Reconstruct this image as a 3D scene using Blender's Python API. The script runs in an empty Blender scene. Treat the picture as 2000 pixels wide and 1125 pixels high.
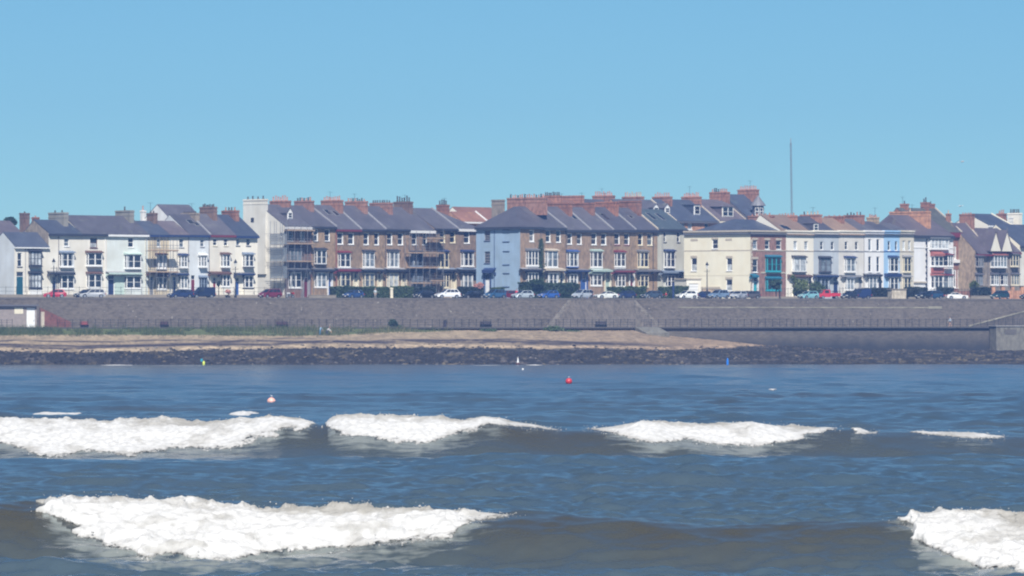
import bpy, bmesh, math, random
import numpy as np
from mathutils import Vector, Matrix

random.seed(7)
RNG = np.random.default_rng(11)
scene = bpy.context.scene
COL = scene.collection
F = 10800.0      # focal length in pixels of a 2000 px wide picture
H = 7.92         # eye height above the sea
HY = 617.0       # row of the horizon
GZ = 11.1        # level of the road and the house plots
R = math.radians

# ------------------------------------------------------------------ basics
def tag(o, label=None, cat=None, group=None, kind=None):
    if label: o['label'] = label
    if cat: o['category'] = cat
    if group: o['group'] = group
    if kind: o['kind'] = kind
    return o

def empty(name, loc=(0, 0, 0), rz=0.0, label=None, cat=None, group=None):
    o = bpy.data.objects.new(name, None)
    o.empty_display_size = 0.3
    COL.objects.link(o)
    o.location = loc
    o.rotation_euler = (0, 0, rz)
    return tag(o, label, cat, group)

def link(name, me, mats=(), parent=None, loc=None):
    o = bpy.data.objects.new(name, me)
    COL.objects.link(o)
    for m in mats:
        me.materials.append(m)
    if parent: o.parent = parent
    if loc is not None: o.location = loc
    return o

def copy_tree(o, parent=None):
    c = o.copy(); COL.objects.link(c)
    if parent: c.parent = parent
    for ch in list(o.children):
        copy_tree(ch, c)
    return c

class MB:
    """collects shapes, builds one mesh object"""
    def __init__(s, M=None):
        s.v = []; s.f = []; s.mi = []; s.M = M
    def add(s, vs, fs, mi=0):
        b = len(s.v)
        if s.M is not None:
            vs = [s.M @ Vector(p) for p in vs]
        s.v += [tuple(p) for p in vs]
        for f in fs:
            s.f.append(tuple(i + b for i in f)); s.mi.append(mi)
    def box(s, x0, x1, y0, y1, z0, z1, mi=0):
        s.add([(x0,y0,z0),(x1,y0,z0),(x1,y1,z0),(x0,y1,z0),(x0,y0,z1),(x1,y0,z1),(x1,y1,z1),(x0,y1,z1)],
              [(0,3,2,1),(4,5,6,7),(0,1,5,4),(1,2,6,5),(2,3,7,6),(3,0,4,7)], mi)
    def prism(s, poly, x0, x1, mi=0):
        """poly of (y,z) extruded along x"""
        n = len(poly)
        s.add([(x0, p[0], p[1]) for p in poly] + [(x1, p[0], p[1]) for p in poly],
              [tuple(range(n))[::-1], tuple(range(n, 2*n))] + [(i, (i+1) % n, n+(i+1) % n, n+i) for i in range(n)], mi)
    def bar(s, a, b, r, n=4, mi=0, r2=None):
        a = Vector(a); b = Vector(b); d = (b - a)
        if d.length < 1e-6: return
        r2 = r if r2 is None else r2
        z = d.normalized()
        x = z.orthogonal().normalized(); y = z.cross(x)
        vs = []
        for p, rr in ((a, r), (b, r2)):
            for k in range(n):
                t = 2*math.pi*(k+.5)/n
                vs.append(p + (x*math.cos(t) + y*math.sin(t))*rr)
        s.add(vs, [tuple(range(n))[::-1], tuple(range(n, 2*n))] + [(i, (i+1) % n, n+(i+1) % n, n+i) for i in range(n)], mi)
    def lathe(s, prof, n=10, c=(0, 0, 0), mi=0):
        vs = []; fs = []
        for (r, z) in prof:
            for k in range(n):
                t = 2*math.pi*k/n
                vs.append((c[0]+r*math.cos(t), c[1]+r*math.sin(t), c[2]+z))
        m = len(prof)
        for j in range(m-1):
            for k in range(n):
                fs.append((j*n+k, j*n+(k+1) % n, (j+1)*n+(k+1) % n, (j+1)*n+k))
        fs.append(tuple(range(n))[::-1]); fs.append(tuple(range((m-1)*n, m*n)))
        s.add(vs, fs, mi)
    def mesh(s, name):
        me = bpy.data.meshes.new(name)
        me.from_pydata(s.v, [], s.f)
        me.polygons.foreach_set('material_index', s.mi)
        me.update()
        return me
    def build(s, name, mats, parent=None, smooth=False, loc=None):
        if not isinstance(mats, (list, tuple)): mats = [mats]
        me = s.mesh(name)
        if smooth:
            me.polygons.foreach_set('use_smooth', [True]*len(me.polygons))
        return link(name, me, mats, parent, loc)

def np_mesh(name, V, Fq, smooth=True):
    """V (n,3) float, Fq (m,k) int"""
    me = bpy.data.meshes.new(name)
    n, (m, k) = len(V), Fq.shape
    me.vertices.add(n); me.vertices.foreach_set('co', np.ascontiguousarray(V, np.float32).ravel())
    me.loops.add(m*k); me.loops.foreach_set('vertex_index', np.ascontiguousarray(Fq, np.int32).ravel())
    me.polygons.add(m); me.polygons.foreach_set('loop_start', np.arange(0, m*k, k, dtype=np.int32))
    me.polygons.foreach_set('use_smooth', np.full(m, smooth, bool))
    me.update(calc_edges=True)
    return me

def grid_faces(nr, nc):
    i = np.arange((nr-1)*(nc-1)); r, c = i//(nc-1), i % (nc-1)
    a = r*nc + c
    return np.stack([a, a+1, a+nc+1, a+nc], 1)

def set_col(me, name, C):
    at = me.color_attributes.new(name, 'FLOAT_COLOR', 'POINT')
    C4 = np.ones((len(C), 4), np.float32); C4[:, :3] = C
    at.data.foreach_set('color', C4.ravel())
def set_val(me, name, A):
    at = me.attributes.new(name, 'FLOAT', 'POINT')
    at.data.foreach_set('value', np.ascontiguousarray(A, np.float32))

# ------------------------------------------------------------------ numpy noise
_T = np.random.default_rng(3).random((256, 256))
def vn(x, y, seed=0):
    x = np.asarray(x, float) + seed*17.31; y = np.asarray(y, float) + seed*9.77
    xi = np.floor(x).astype(int); yi = np.floor(y).astype(int)
    fx = x - xi; fy = y - yi
    fx = fx*fx*(3-2*fx); fy = fy*fy*(3-2*fy)
    a = _T[xi & 255, yi & 255]; b = _T[(xi+1) & 255, yi & 255]
    c = _T[xi & 255, (yi+1) & 255]; d = _T[(xi+1) & 255, (yi+1) & 255]
    return (a*(1-fx)+b*fx)*(1-fy) + (c*(1-fx)+d*fx)*fy
def fbm(x, y, o=4, seed=0, g=.5):
    t = 0; a = 1; n = 0
    for k in range(o):
        t = t + a*vn(x*2**k, y*2**k, seed+k*3); n += a; a *= g
    return t/n
def sst(x, a, b):
    t = np.clip((x-a)/(b-a), 0, 1); return t*t*(3-2*t)

# ------------------------------------------------------------------ materials
MATS = {}
def new_mat(name):
    m = bpy.data.materials.new(name); m.use_nodes = True
    nt = m.node_tree
    return m, nt, nt.nodes['Principled BSDF']
def nd(nt, t, **kw):
    n = nt.nodes.new(t)
    for k, v in kw.items(): setattr(n, k, v)
    return n
def rgba(c): return (c[0], c[1], c[2], 1)
def mixc(nt, fac, a, b, mode='MIX'):
    n = nd(nt, 'ShaderNodeMix', data_type='RGBA', blend_type=mode)
    for s, v in ((n.inputs[0], fac), (n.inputs[6], a), (n.inputs[7], b)):
        if isinstance(v, (int, float)): s.default_value = v
        elif isinstance(v, tuple): s.default_value = rgba(v)
        else: nt.links.new(v, s)
    return n.outputs[2]
def world_noise(nt, scale, stretch=(1, 1, 1), detail=3, coords='world'):
    if coords == 'world':
        g = nd(nt, 'ShaderNodeNewGeometry').outputs['Position']
    else:
        g = nd(nt, 'ShaderNodeTexCoord').outputs['Object']
    mp = nd(nt, 'ShaderNodeMapping'); mp.inputs['Scale'].default_value = stretch
    nt.links.new(g, mp.inputs['Vector'])
    n = nd(nt, 'ShaderNodeTexNoise'); n.inputs['Scale'].default_value = scale; n.inputs['Detail'].default_value = detail
    nt.links.new(mp.outputs[0], n.inputs['Vector'])
    return n.outputs['Fac']
def ramp(nt, fac, a, b):
    n = nd(nt, 'ShaderNodeMapRange'); n.inputs[1].default_value = a; n.inputs[2].default_value = b
    nt.links.new(fac, n.inputs[0]); return n.outputs[0]

def plain(name, c, rough=.6, var=.12, scale=2.0, metal=0.0, coat=0.0):
    if name in MATS: return MATS[name]
    m, nt, p = new_mat(name)
    f = world_noise(nt, scale)
    k1 = tuple(x*(1-var) for x in c); k2 = tuple(min(.95, x*(1+var)) for x in c)
    nt.links.new(mixc(nt, ramp(nt, f, .3, .7), k1, k2), p.inputs['Base Color'])
    p.inputs['Roughness'].default_value = rough; p.inputs['Metallic'].default_value = metal
    p.inputs['Coat Weight'].default_value = coat
    MATS[name] = m; return m

def plaster(name, c, dirt=.16):
    """painted render: rain streaks down from the eaves, patches"""
    if name in MATS: return MATS[name]
    m, nt, p = new_mat(name)
    a = ramp(nt, world_noise(nt, .35, detail=4), .3, .7)
    b = ramp(nt, world_noise(nt, 1.2, (1, 1, .12), 3), .45, .8)
    dk = tuple(x*(1-dirt)*k for x, k in zip(c, (1, .97, .92))); lt = tuple(min(.93, x*1.04) for x in c)
    c1 = mixc(nt, a, dk, lt)
    c2 = mixc(nt, b, c1, tuple(x*(1-dirt*1.1) for x in c))
    nt.links.new(c2, p.inputs['Base Color']); p.inputs['Roughness'].default_value = .8
    MATS[name] = m; return m

def brick(name, c, c2, mortar=(.34, .31, .28), bw=.23, bh=.075, big=.5):
    if name in MATS: return MATS[name]
    m, nt, p = new_mat(name)
    tc = nd(nt, 'ShaderNodeTexCoord').outputs['Object']
    sx = nd(nt, 'ShaderNodeSeparateXYZ'); nt.links.new(tc, sx.inputs[0])
    ad = nd(nt, 'ShaderNodeMath', operation='ADD'); nt.links.new(sx.outputs[0], ad.inputs[0]); nt.links.new(sx.outputs[1], ad.inputs[1])
    cx = nd(nt, 'ShaderNodeCombineXYZ'); nt.links.new(ad.outputs[0], cx.inputs[0]); nt.links.new(sx.outputs[2], cx.inputs[1])
    bt = nd(nt, 'ShaderNodeTexBrick'); nt.links.new(cx.outputs[0], bt.inputs['Vector'])
    bt.inputs['Scale'].default_value = 1.0
    bt.inputs['Brick Width'].default_value = bw; bt.inputs['Row Height'].default_value = bh
    bt.inputs['Mortar Size'].default_value = .006
    bt.inputs['Color1'].default_value = rgba(c); bt.inputs['Color2'].default_value = rgba(c2); bt.inputs['Mortar'].default_value = rgba(mortar)
    f = ramp(nt, world_noise(nt, big, detail=6), .3, .72)
    f2 = ramp(nt, world_noise(nt, 2.2, (1, 1, .5), 3), .35, .75)
    o = mixc(nt, f, bt.outputs['Color'], tuple(x*.6 for x in c))
    o = mixc(nt, f2, o, tuple(min(.9, x*1.35) for x in c2))
    rd_ = nd(nt, 'ShaderNodeObjectInfo').outputs['Random']
    o = mixc(nt, 1.0, o, mixc(nt, rd_, (.86, .87, .9), (1.14, 1.1, 1.05)), 'MULTIPLY')
    nt.links.new(o, p.inputs['Base Color']); p.inputs['Roughness'].default_value = .85
    MATS[name] = m; return m

def slate(name, c):
    c = tuple(x*1.15 for x in c)
    if name in MATS: return MATS[name]
    m, nt, p = new_mat(name)
    a = ramp(nt, world_noise(nt, .5, detail=5), .3, .7)
    b = ramp(nt, world_noise(nt, 5.0, (1, 1, 2.5), 2), .35, .7)
    g = ramp(nt, world_noise(nt, .9, (1, 1, .3), 3), .6, .8)
    o = mixc(nt, a, tuple(x*.75 for x in c), tuple(x*1.25 for x in c))
    o = mixc(nt, b, o, tuple(x*.8 for x in c))
    o = mixc(nt, g, o, (c[0]*1.3+.02, c[1]*1.35+.025, c[2]*1.1+.01))
    rd_ = nd(nt, 'ShaderNodeObjectInfo').outputs['Random']
    o = mixc(nt, 1.0, o, mixc(nt, rd_, (.80, .80, .84), (1.2, 1.16, 1.12)), 'MULTIPLY')
    nt.links.new(o, p.inputs['Base Color']); p.inputs['Roughness'].default_value = .55
    MATS[name] = m; return m

def glass(name, c, rough=.08):
    if name in MATS: return MATS[name]
    m, nt, p = new_mat(name)
    f = ramp(nt, world_noise(nt, .9, detail=2), .4, .65)
    nt.links.new(mixc(nt, f, c, tuple(x*2.2+.012 for x in c)), p.inputs['Base Color'])
    p.inputs['Roughness'].default_value = rough
    MATS[name] = m; return m

# walls
plaster('cream', (.80, .77, .68)); plaster('white', (.82, .82, .80)); plaster('offwhite', (.74, .72, .67))
plaster('mint', (.72, .77, .735)); plaster('beige', (.66, .57, .40)); plaster('paleblue', (.68, .72, .74))
plaster('gableplaster', (.74, .72, .65)); plaster('skyblue', (.32, .44, .57)); plaster('yellowcream', (.88, .83, .66), .08)
plaster('greygreen', (.58, .58, .50)); plaster('greyblue', (.55, .60, .64)); plaster('lightblue', (.36, .57, .80), .08)
plaster('palebeige', (.70, .66, .56)); plaster('brightwhite', (.85, .85, .85), .08); plaster('cement', (.33, .32, .29), .3)
plaster('creamlite', (.85, .81, .70), .08)
brick('brownbrick', (.245, .17, .105), (.31, .22, .14)); brick('greybrick', (.24, .165, .11), (.29, .205, .14))
brick('redbrick', (.26, .115, .08), (.32, .15, .10)); brick('stackbrick', (.29, .135, .095), (.35, .175, .12))
brick('darkbrick', (.17, .10, .08), (.2, .13, .1)); brick('tanbrick', (.34, .26, .18), (.39, .3, .2)); brick('orangebrick', (.42, .2, .12), (.5, .27, .16))
brick('purplebrick', (.26, .13, .105), (.31, .17, .13)); brick('stonebrown', (.21, .18, .15), (.27, .23, .19))
slate('slate', (.085, .085, .105)); slate('slateblue', (.055, .068, .10)); slate('slatepurple', (.115, .10, .115))
slate('slateteal', (.075, .10, .115)); slate('browntile', (.21, .15, .115)); slate('orangetile', (.22, .115, .085)); slate('slategreen', (.10, .105, .095))
slate('palegreyslate', (.2, .2, .21))
# trim
plain('w_white', (.80, .80, .78), .5, .04); plain('w_cream', (.74, .68, .52), .5, .05); plain('w_dark', (.035, .04, .055), .5)
plain('w_navy', (.02, .04, .12), .5); plain('w_red', (.25, .035, .035), .5); plain('w_grey', (.3, .3, .31), .6); plain('w_brown', (.13, .07, .055), .6)
plain('w_green', (.36, .47, .42), .5); plain('w_teal', (.03, .36, .42), .45); plain('w_blue', (.03, .09, .3), .45); plain('w_maroon', (.18, .025, .04), .5)
plain('w_tealdark', (.01, .09, .13), .5); plain('w_mint', (.5, .62, .56), .6); plain('w_mid', (.12, .12, .14), .6); plain('w_lead', (.17, .175, .19), .6)
plain('w_tile', (.36, .12, .1), .7); plain('w_stone', (.5, .44, .35), .8); plain('w_bluegrey', (.2, .25, .33), .6); plain('w_tealblue', (.02, .16, .24), .5)
glass('glass', (.012, .016, .024)); glass('glassblind', (.30, .32, .33), .2); glass('glassnet', (.10, .12, .14), .15)
plain('pot_terra', (.42, .2, .14), .8); plain('pot_dark', (.07, .055, .05), .8); plain('pot_cream', (.5, .4, .29), .8); plain('pot_pink', (.5, .27, .22), .8)
plain('iron', (.02, .024, .03), .5); plain('steel', (.30, .31, .33), .45, metal=.6); plain('board', (.40, .29, .2), .8)
plain('rubber', (.02, .02, .02), .8); plain('rim', (.5, .5, .52), .35, metal=.7); plain('lamp_glass', (.75, .75, .7), .15)
plain('tail_red', (.4, .02, .02), .3); plain('plate', (.75, .75, .7), .5)
def M_(n): return MATS[n]
def paint(c):
    n = 'paint_%02x%02x%02x' % tuple(int(min(1, x)*255) for x in c)
    if n in MATS: return MATS[n]
    return plain(n, c, .28, .04, .8, .0, .6)

# ------------------------------------------------------------------ picture-to-place helpers
class Row:
    """a facade plane: origin (x,y), direction along the street, n pointing away from the viewer's side"""
    def __init__(s, ox, oy, deg):
        s.ox, s.oy, s.a = ox, oy, R(deg)
        s.ux, s.uy = math.cos(s.a), math.sin(s.a)
        s.nx, s.ny = -s.uy, s.ux
    @staticmethod
    def at(px, Y, deg): return Row((px-1000)/F*Y, Y, deg)
    def s(s_, px, t=0.0):
        k = (px-1000)/F; X = s_.ox + t*s_.nx; Y = s_.oy + t*s_.ny
        return (k*Y - X)/(s_.ux - k*s_.uy)
    def xy(s_, s, t=0.0): return (s_.ox + s*s_.ux + t*s_.nx, s_.oy + s*s_.uy + t*s_.ny)
    def Y(s_, s, t=0.0): return s_.oy + s*s_.uy + t*s_.ny
    def z(s_, py, s, t=0.0): return H - (py-HY)/F*s_.Y(s, t)
    def pt(s_, px, py, t=0.0):
        q = s_.s(px, t); x, y = s_.xy(q, t); return Vector((x, y, H-(py-HY)/F*y))
    def t_at(s_, px, s):
        """depth t (at street position s) seen at column px"""
        k = (px-1000)/F; X = s_.ox+s*s_.ux; Y = s_.oy+s*s_.uy
        return (k*Y - X)/(s_.nx - k*s_.ny)
WALL = Row.at(0, 945, 0)
_bx, _by = 1000/F*1030, 1030
WALL = Row(-1000/F*945, 945, math.degrees(math.atan2(_by-945, _bx+1000/F*945)))
WL = 24.93
# ------------------------------------------------------------------ houses
class Plane:
    def __init__(s, row, s0, W, M):
        s.row, s.s0, s.W, s.M = row, s0, W, M
        s.Ym = row.Y(s0 + W/2)
    def X(s, px, t=0.0): return s.row.s(px, t) - s.s0
    def Z(s, py): return H - (py-HY)/F*s.Ym - GZ

def facade(mb, W, z0, z1, holes, depth, mi=0, rmi=1):
    xs = sorted({0.0, W, *[h[0] for h in holes], *[h[1] for h in holes]})
    zs = sorted({z0, z1, *[h[2] for h in holes], *[h[3] for h in holes]})
    for i in range(len(xs)-1):
        for j in range(len(zs)-1):
            cx, cz = (xs[i]+xs[i+1])/2, (zs[j]+zs[j+1])/2
            if any(h[0] < cx < h[1] and h[2] < cz < h[3] for h in holes): continue
            mb.add([(xs[i],0,zs[j]),(xs[i+1],0,zs[j]),(xs[i+1],0,zs[j+1]),(xs[i],0,zs[j+1])], [(0,1,2,3)], mi)
    for (a, b, c, d) in holes:
        D = depth
        mb.add([(a,0,c),(b,0,c),(b,0,d),(a,0,d),(a,D,c),(b,D,c),(b,D,d),(a,D,d)],
               [(0,4,5,1),(1,5,6,2),(2,6,7,3),(3,7,4,0)], rmi)

def sash(mb, x0, x1, z0, z1, y0, y1, fw=.12, n=1, mull=.16, rails=(.5,), bars=0, rw=.07):
    mb.box(x0, x0+fw, y0, y1, z0, z1); mb.box(x1-fw, x1, y0, y1, z0, z1)
    mb.box(x0+fw, x1-fw, y0, y1, z0, z0+fw); mb.box(x0+fw, x1-fw, y0, y1, z1-fw, z1)
    iw = (x1-x0-2*fw)
    for k in range(1, n):
        c = x0+fw+iw*k/n
        mb.box(c-mull/2, c+mull/2, y0, y1, z0+fw, z1-fw)
    for r in rails:
        zc = z0+(z1-z0)*r
        mb.box(x0+fw, x1-fw, y0+.02, y1-.004, zc-rw/2, zc+rw/2)
    for k in range(bars):
        c = x0+fw+iw*(k+1)/(bars+1)
        mb.box(c-.025, c+.025, y0+.025, y1-.008, z0+fw, z1-fw)

def clampr(a, b, W):
    return max(.05, a), min(W-.05, b)

def elements(e, pl, items, depth, wallm, prng):
    holes = []
    for it in items:
        k = it[0]; o = it[-1] if isinstance(it[-1], dict) else {}
        fr = M_(o.get('fr', 'w_white'))
        if k in ('w', 'door', 'blind', 'garage'):
            x0, x1 = clampr(pl.X(it[1]), pl.X(it[2]), pl.W); z1, z0 = pl.Z(it[3]), pl.Z(it[4])
            if k == 'door': z0 = max(.02, min(z0, .35))
            z0 = max(.02, z0)
            holes.append((x0, x1, z0, z1))
            if k == 'w':
                m = MB(pl.M)
                nb = o.get('bars', 0)
                sash(m, x0, x1, z0, z1, depth-.1, depth-.02, o.get('fw', .11), o.get('n', 1), .16, o.get('rails', (.5,)), nb)
                w = m.build('window', fr, e)
                g = MB(pl.M); g.box(x0, x1, depth-.03, depth+.02, z0, z1)
                gm = o.get('g') or prng.choice(['glass']*5+['glassnet'])
                g.build('pane', M_(gm), w)
                if o.get('half'):
                    g = MB(pl.M); g.box(x0+.1, x1-.1, depth-.05, depth-.034, z0+.1, z0+(z1-z0)*.5); g.build('net_curtain', M_('glassblind'), w)
                s_ = MB(pl.M); s_.box(x0-.08, x1+.08, -.1, depth-.1, z0-.13, z0+.001); s_.build('sill', M_(o.get('sill', o.get('fr', 'w_white'))), w)
            elif k == 'door' or k == 'garage':
                d = MB(pl.M)
                zf = z0+(z1-z0)*(.8 if k == 'door' else 1)
                d.box(x0+.08, x1-.08, depth-.12, depth-.02, z0, zf)
                if k == 'door':
                    for q in (.1, .55):
                        for (u0, u1) in ((.16, .46), (.54, .84)):
                            ww = x1-x0
                            d.box(x0+u0*ww, x0+u1*ww, depth-.135, depth-.11, z0+(zf-z0)*q, z0+(zf-z0)*(q+.36))
                else:
                    for q in range(5): d.box(x0+.1, x1-.1, depth-.135, depth-.11, z0+(zf-z0)*(q+.08)/5, z0+(zf-z0)*(q+.85)/5)
                dd = d.build('door' if k == 'door' else 'garage_door', M_(it[5] if isinstance(it[5], str) else 'w_white'), e)
                f_ = MB(pl.M)
                f_.box(x0, x0+.08, depth-.14, depth, z0, z1); f_.box(x1-.08, x1, depth-.14, depth, z0, z1)
                f_.box(x0+.08, x1-.08, depth-.14, depth, zf, zf+.08)
                f_.build('door_frame', fr, dd)
                if k == 'door':
                    g = MB(pl.M); g.box(x0+.08, x1-.08, depth-.06, depth-.01, zf+.08, z1); g.build('fanlight', M_('glass'), dd)
                if o.get('pil'):
                    q = MB(pl.M)
                    for c in (x0-.3, x1+.02):
                        q.box(c, c+.28, -.16, .02, 0, z1); q.box(c-.04, c+.32, -.2, .02, z1, z1+.2)
                    q.build('pilaster', M_(o['pil']), e)
            else:
                b = MB(pl.M); b.box(x0, x1, .06, depth, z0, z1); b.build('blind_window', wallm, e)
                b = MB(pl.M); b.box(x0-.02, x1+.02, -.1, .1, z0-.12, z0+.01); b.box(x0, x1, -.04, .1, z1, z1+.14); b.build('sill', M_(o.get('fr', 'w_navy')), e)
        elif k == 'bay':
            p = o.get('p', .65)
            x0, x1 = clampr(pl.X(it[1]), pl.X(it[2], -p), pl.W); z1, z0 = pl.Z(it[3]), pl.Z(it[4])
            base = o.get('base', False)
            n = o.get('n', 2); fw = o.get('fw', .17)
            m = MB(pl.M)
            y0 = -p
            sash(m, x0, x1, z0, z1, y0, y0+.12, fw, n, o.get('mull', .24), o.get('rails', (.5,)), 0)
            for xa in (x0, x1-.12):   # cheeks
                m.box(xa, xa+.12, -.13, -.002, z0, z1)
                m.box(xa, xa+.12, y0+.12, -.13, z0, z0+fw); m.box(xa, xa+.12, y0+.12, -.13, z1-fw, z1)
                m.box(xa+.02, xa+.1, y0+.12, -.13, (z0+z1)/2-.035, (z0+z1)/2+.035)
            b = m.build('bay_window', fr, e)
            g = MB(pl.M); g.box(x0+.06, x1-.06, y0+.06, -.004, z0+.05, z1-.05)
            gm = o.get('g') or prng.choice(['glass']*5+['glassnet'])
            g.build('pane', M_(gm), b)
            ct = MB(pl.M)
            if prng.random() < .55 and n == 2:
                cw = (x1-x0)/2
                ct.box(x0+fw+.01, x0+fw+cw*.26, y0+.035, y0+.056, z0+fw, z1-fw); ct.build('curtain', M_('glassblind'), b)
                if prng.random() < .5:
                    ct = MB(pl.M); ct.box(x1-fw-cw*.26, x1-fw-.01, y0+.035, y0+.056, z0+fw, z1-fw); ct.build('curtain', M_('glassblind'), b)
            cc = MB(pl.M); ch = o.get('ch', .3)
            cc.prism([(y0-.24, z1+.002), (y0-.24, z1+ch*.5), (-.002, z1+ch+.12), (-.002, z1+.002)], x0-.2, x1+.2)
            cc.build('cornice', M_(o.get('c', 'w_lead')), b)
            sl = MB(pl.M); sl.box(x0-.08, x1+.08, y0-.1, -.003, z0-.18, z0-.002)
            if o.get('apron', .0): sl.box(x0, x1, y0, -.003, z0-.18-o['apron'], z0-.18)
            sl.build('sill', M_(o.get('sill', o.get('fr', 'w_white'))), b)
            if base:
                bs = MB(pl.M); bs.box(x0, x1, y0, -.003, 0.0, z0-.18); bs.build('bay_base', M_(base) if isinstance(base, str) else wallm, b)
        elif k == 'canopy':
            x0, x1 = pl.X(it[1], -1.0), pl.X(it[2], -1.0); zt, zb = pl.Z(it[3]), pl.Z(it[4])
            x0 = max(x0, -.4); x1 = min(x1, pl.W+.2)
            h = zt-zb; p = o.get('p', 1.15)
            m = MB(pl.M); m.prism([(-.003, zt), (-p, zt-h*.45), (-p, zt-h*.5), (-.003, zt-.1)], x0, x1)
            c = m.build('canopy', M_(o.get('top', 'w_lead')), e)
            f_ = MB(pl.M); f_.box(x0, x1, -p-.06, -p, zb, zt-h*.42)
            nbr = max(2, int((x1-x0)/1.6))
            for q in range(nbr+1):
                xx = x0+.08+(x1-x0-.16)*q/nbr
                f_.add([(xx-.04,-.003,zb-.5),(xx+.04,-.003,zb-.5),(xx+.04,-p+.05,zb+.02),(xx-.04,-p+.05,zb+.02),(xx-.04,-.003,zb+.12),(xx+.04,-.003,zb+.12)],
                       [(0,1,2,3),(3,2,5,4),(0,3,4),(1,5,2)])
            f_.build('fascia', M_(it[5]), c)
        elif k == 'pipe':
            x = pl.X(it[1]); m = MB(pl.M); m.bar((x, -.1, pl.Z(it[3])), (x, -.1, pl.Z(it[2])), .06, 6)
            m.box(x-.1, x+.1, -.2, -.002, pl.Z(it[2])-.02, pl.Z(it[2])+.2)
            m.build('drainpipe', M_(it[4]), e)
        elif k == 'band':
            m = MB(pl.M); z = pl.Z(it[1]); m.box(-.01, pl.W+.01, -o.get('d', .07), .02, z-.09, z+.09); m.build('string_course', M_(it[2]), e)
        elif k == 'bx':      # plain projecting slab: px range, py range, material, projection, name
            x0, x1 = pl.X(it[1]), pl.X(it[2]); z1, z0 = pl.Z(it[3]), pl.Z(it[4])
            m = MB(pl.M); m.box(x0, x1, -it[6], .03, z0, z1); m.build(it[7], M_(it[5]), e)
        elif k == 'quoins':
            x = pl.X(it[1]); z1, z0 = pl.Z(it[2]), pl.Z(it[3]); n = it[4]; m = MB(pl.M)
            sgn = it[6]
            for q in range(n):
                w = .55 if q % 2 else .3
                a, b = (x, x+w) if sgn > 0 else (x-w, x)
                m.box(a, b, -.06, .03, z0+(z1-z0)*(q+.06)/n, z0+(z1-z0)*(q+.94)/n)
            m.build('quoins', M_(it[5]), e)
    return holes

POTS = {}
def pot_mesh(h, mat):
    k = (round(h, 1), mat)
    if k not in POTS:
        m = MB(); h = k[0]
        m.lathe([(.17, 0), (.17, h*.12), (.14, h*.2), (.115, h*.8), (.15, h*.86), (.15, h), (.1, h), (.1, h-.08)], 8)
        me = m.mesh('chimney_pot'); me.materials.append(M_(mat)); POTS[k] = me
    return POTS[k]

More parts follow.
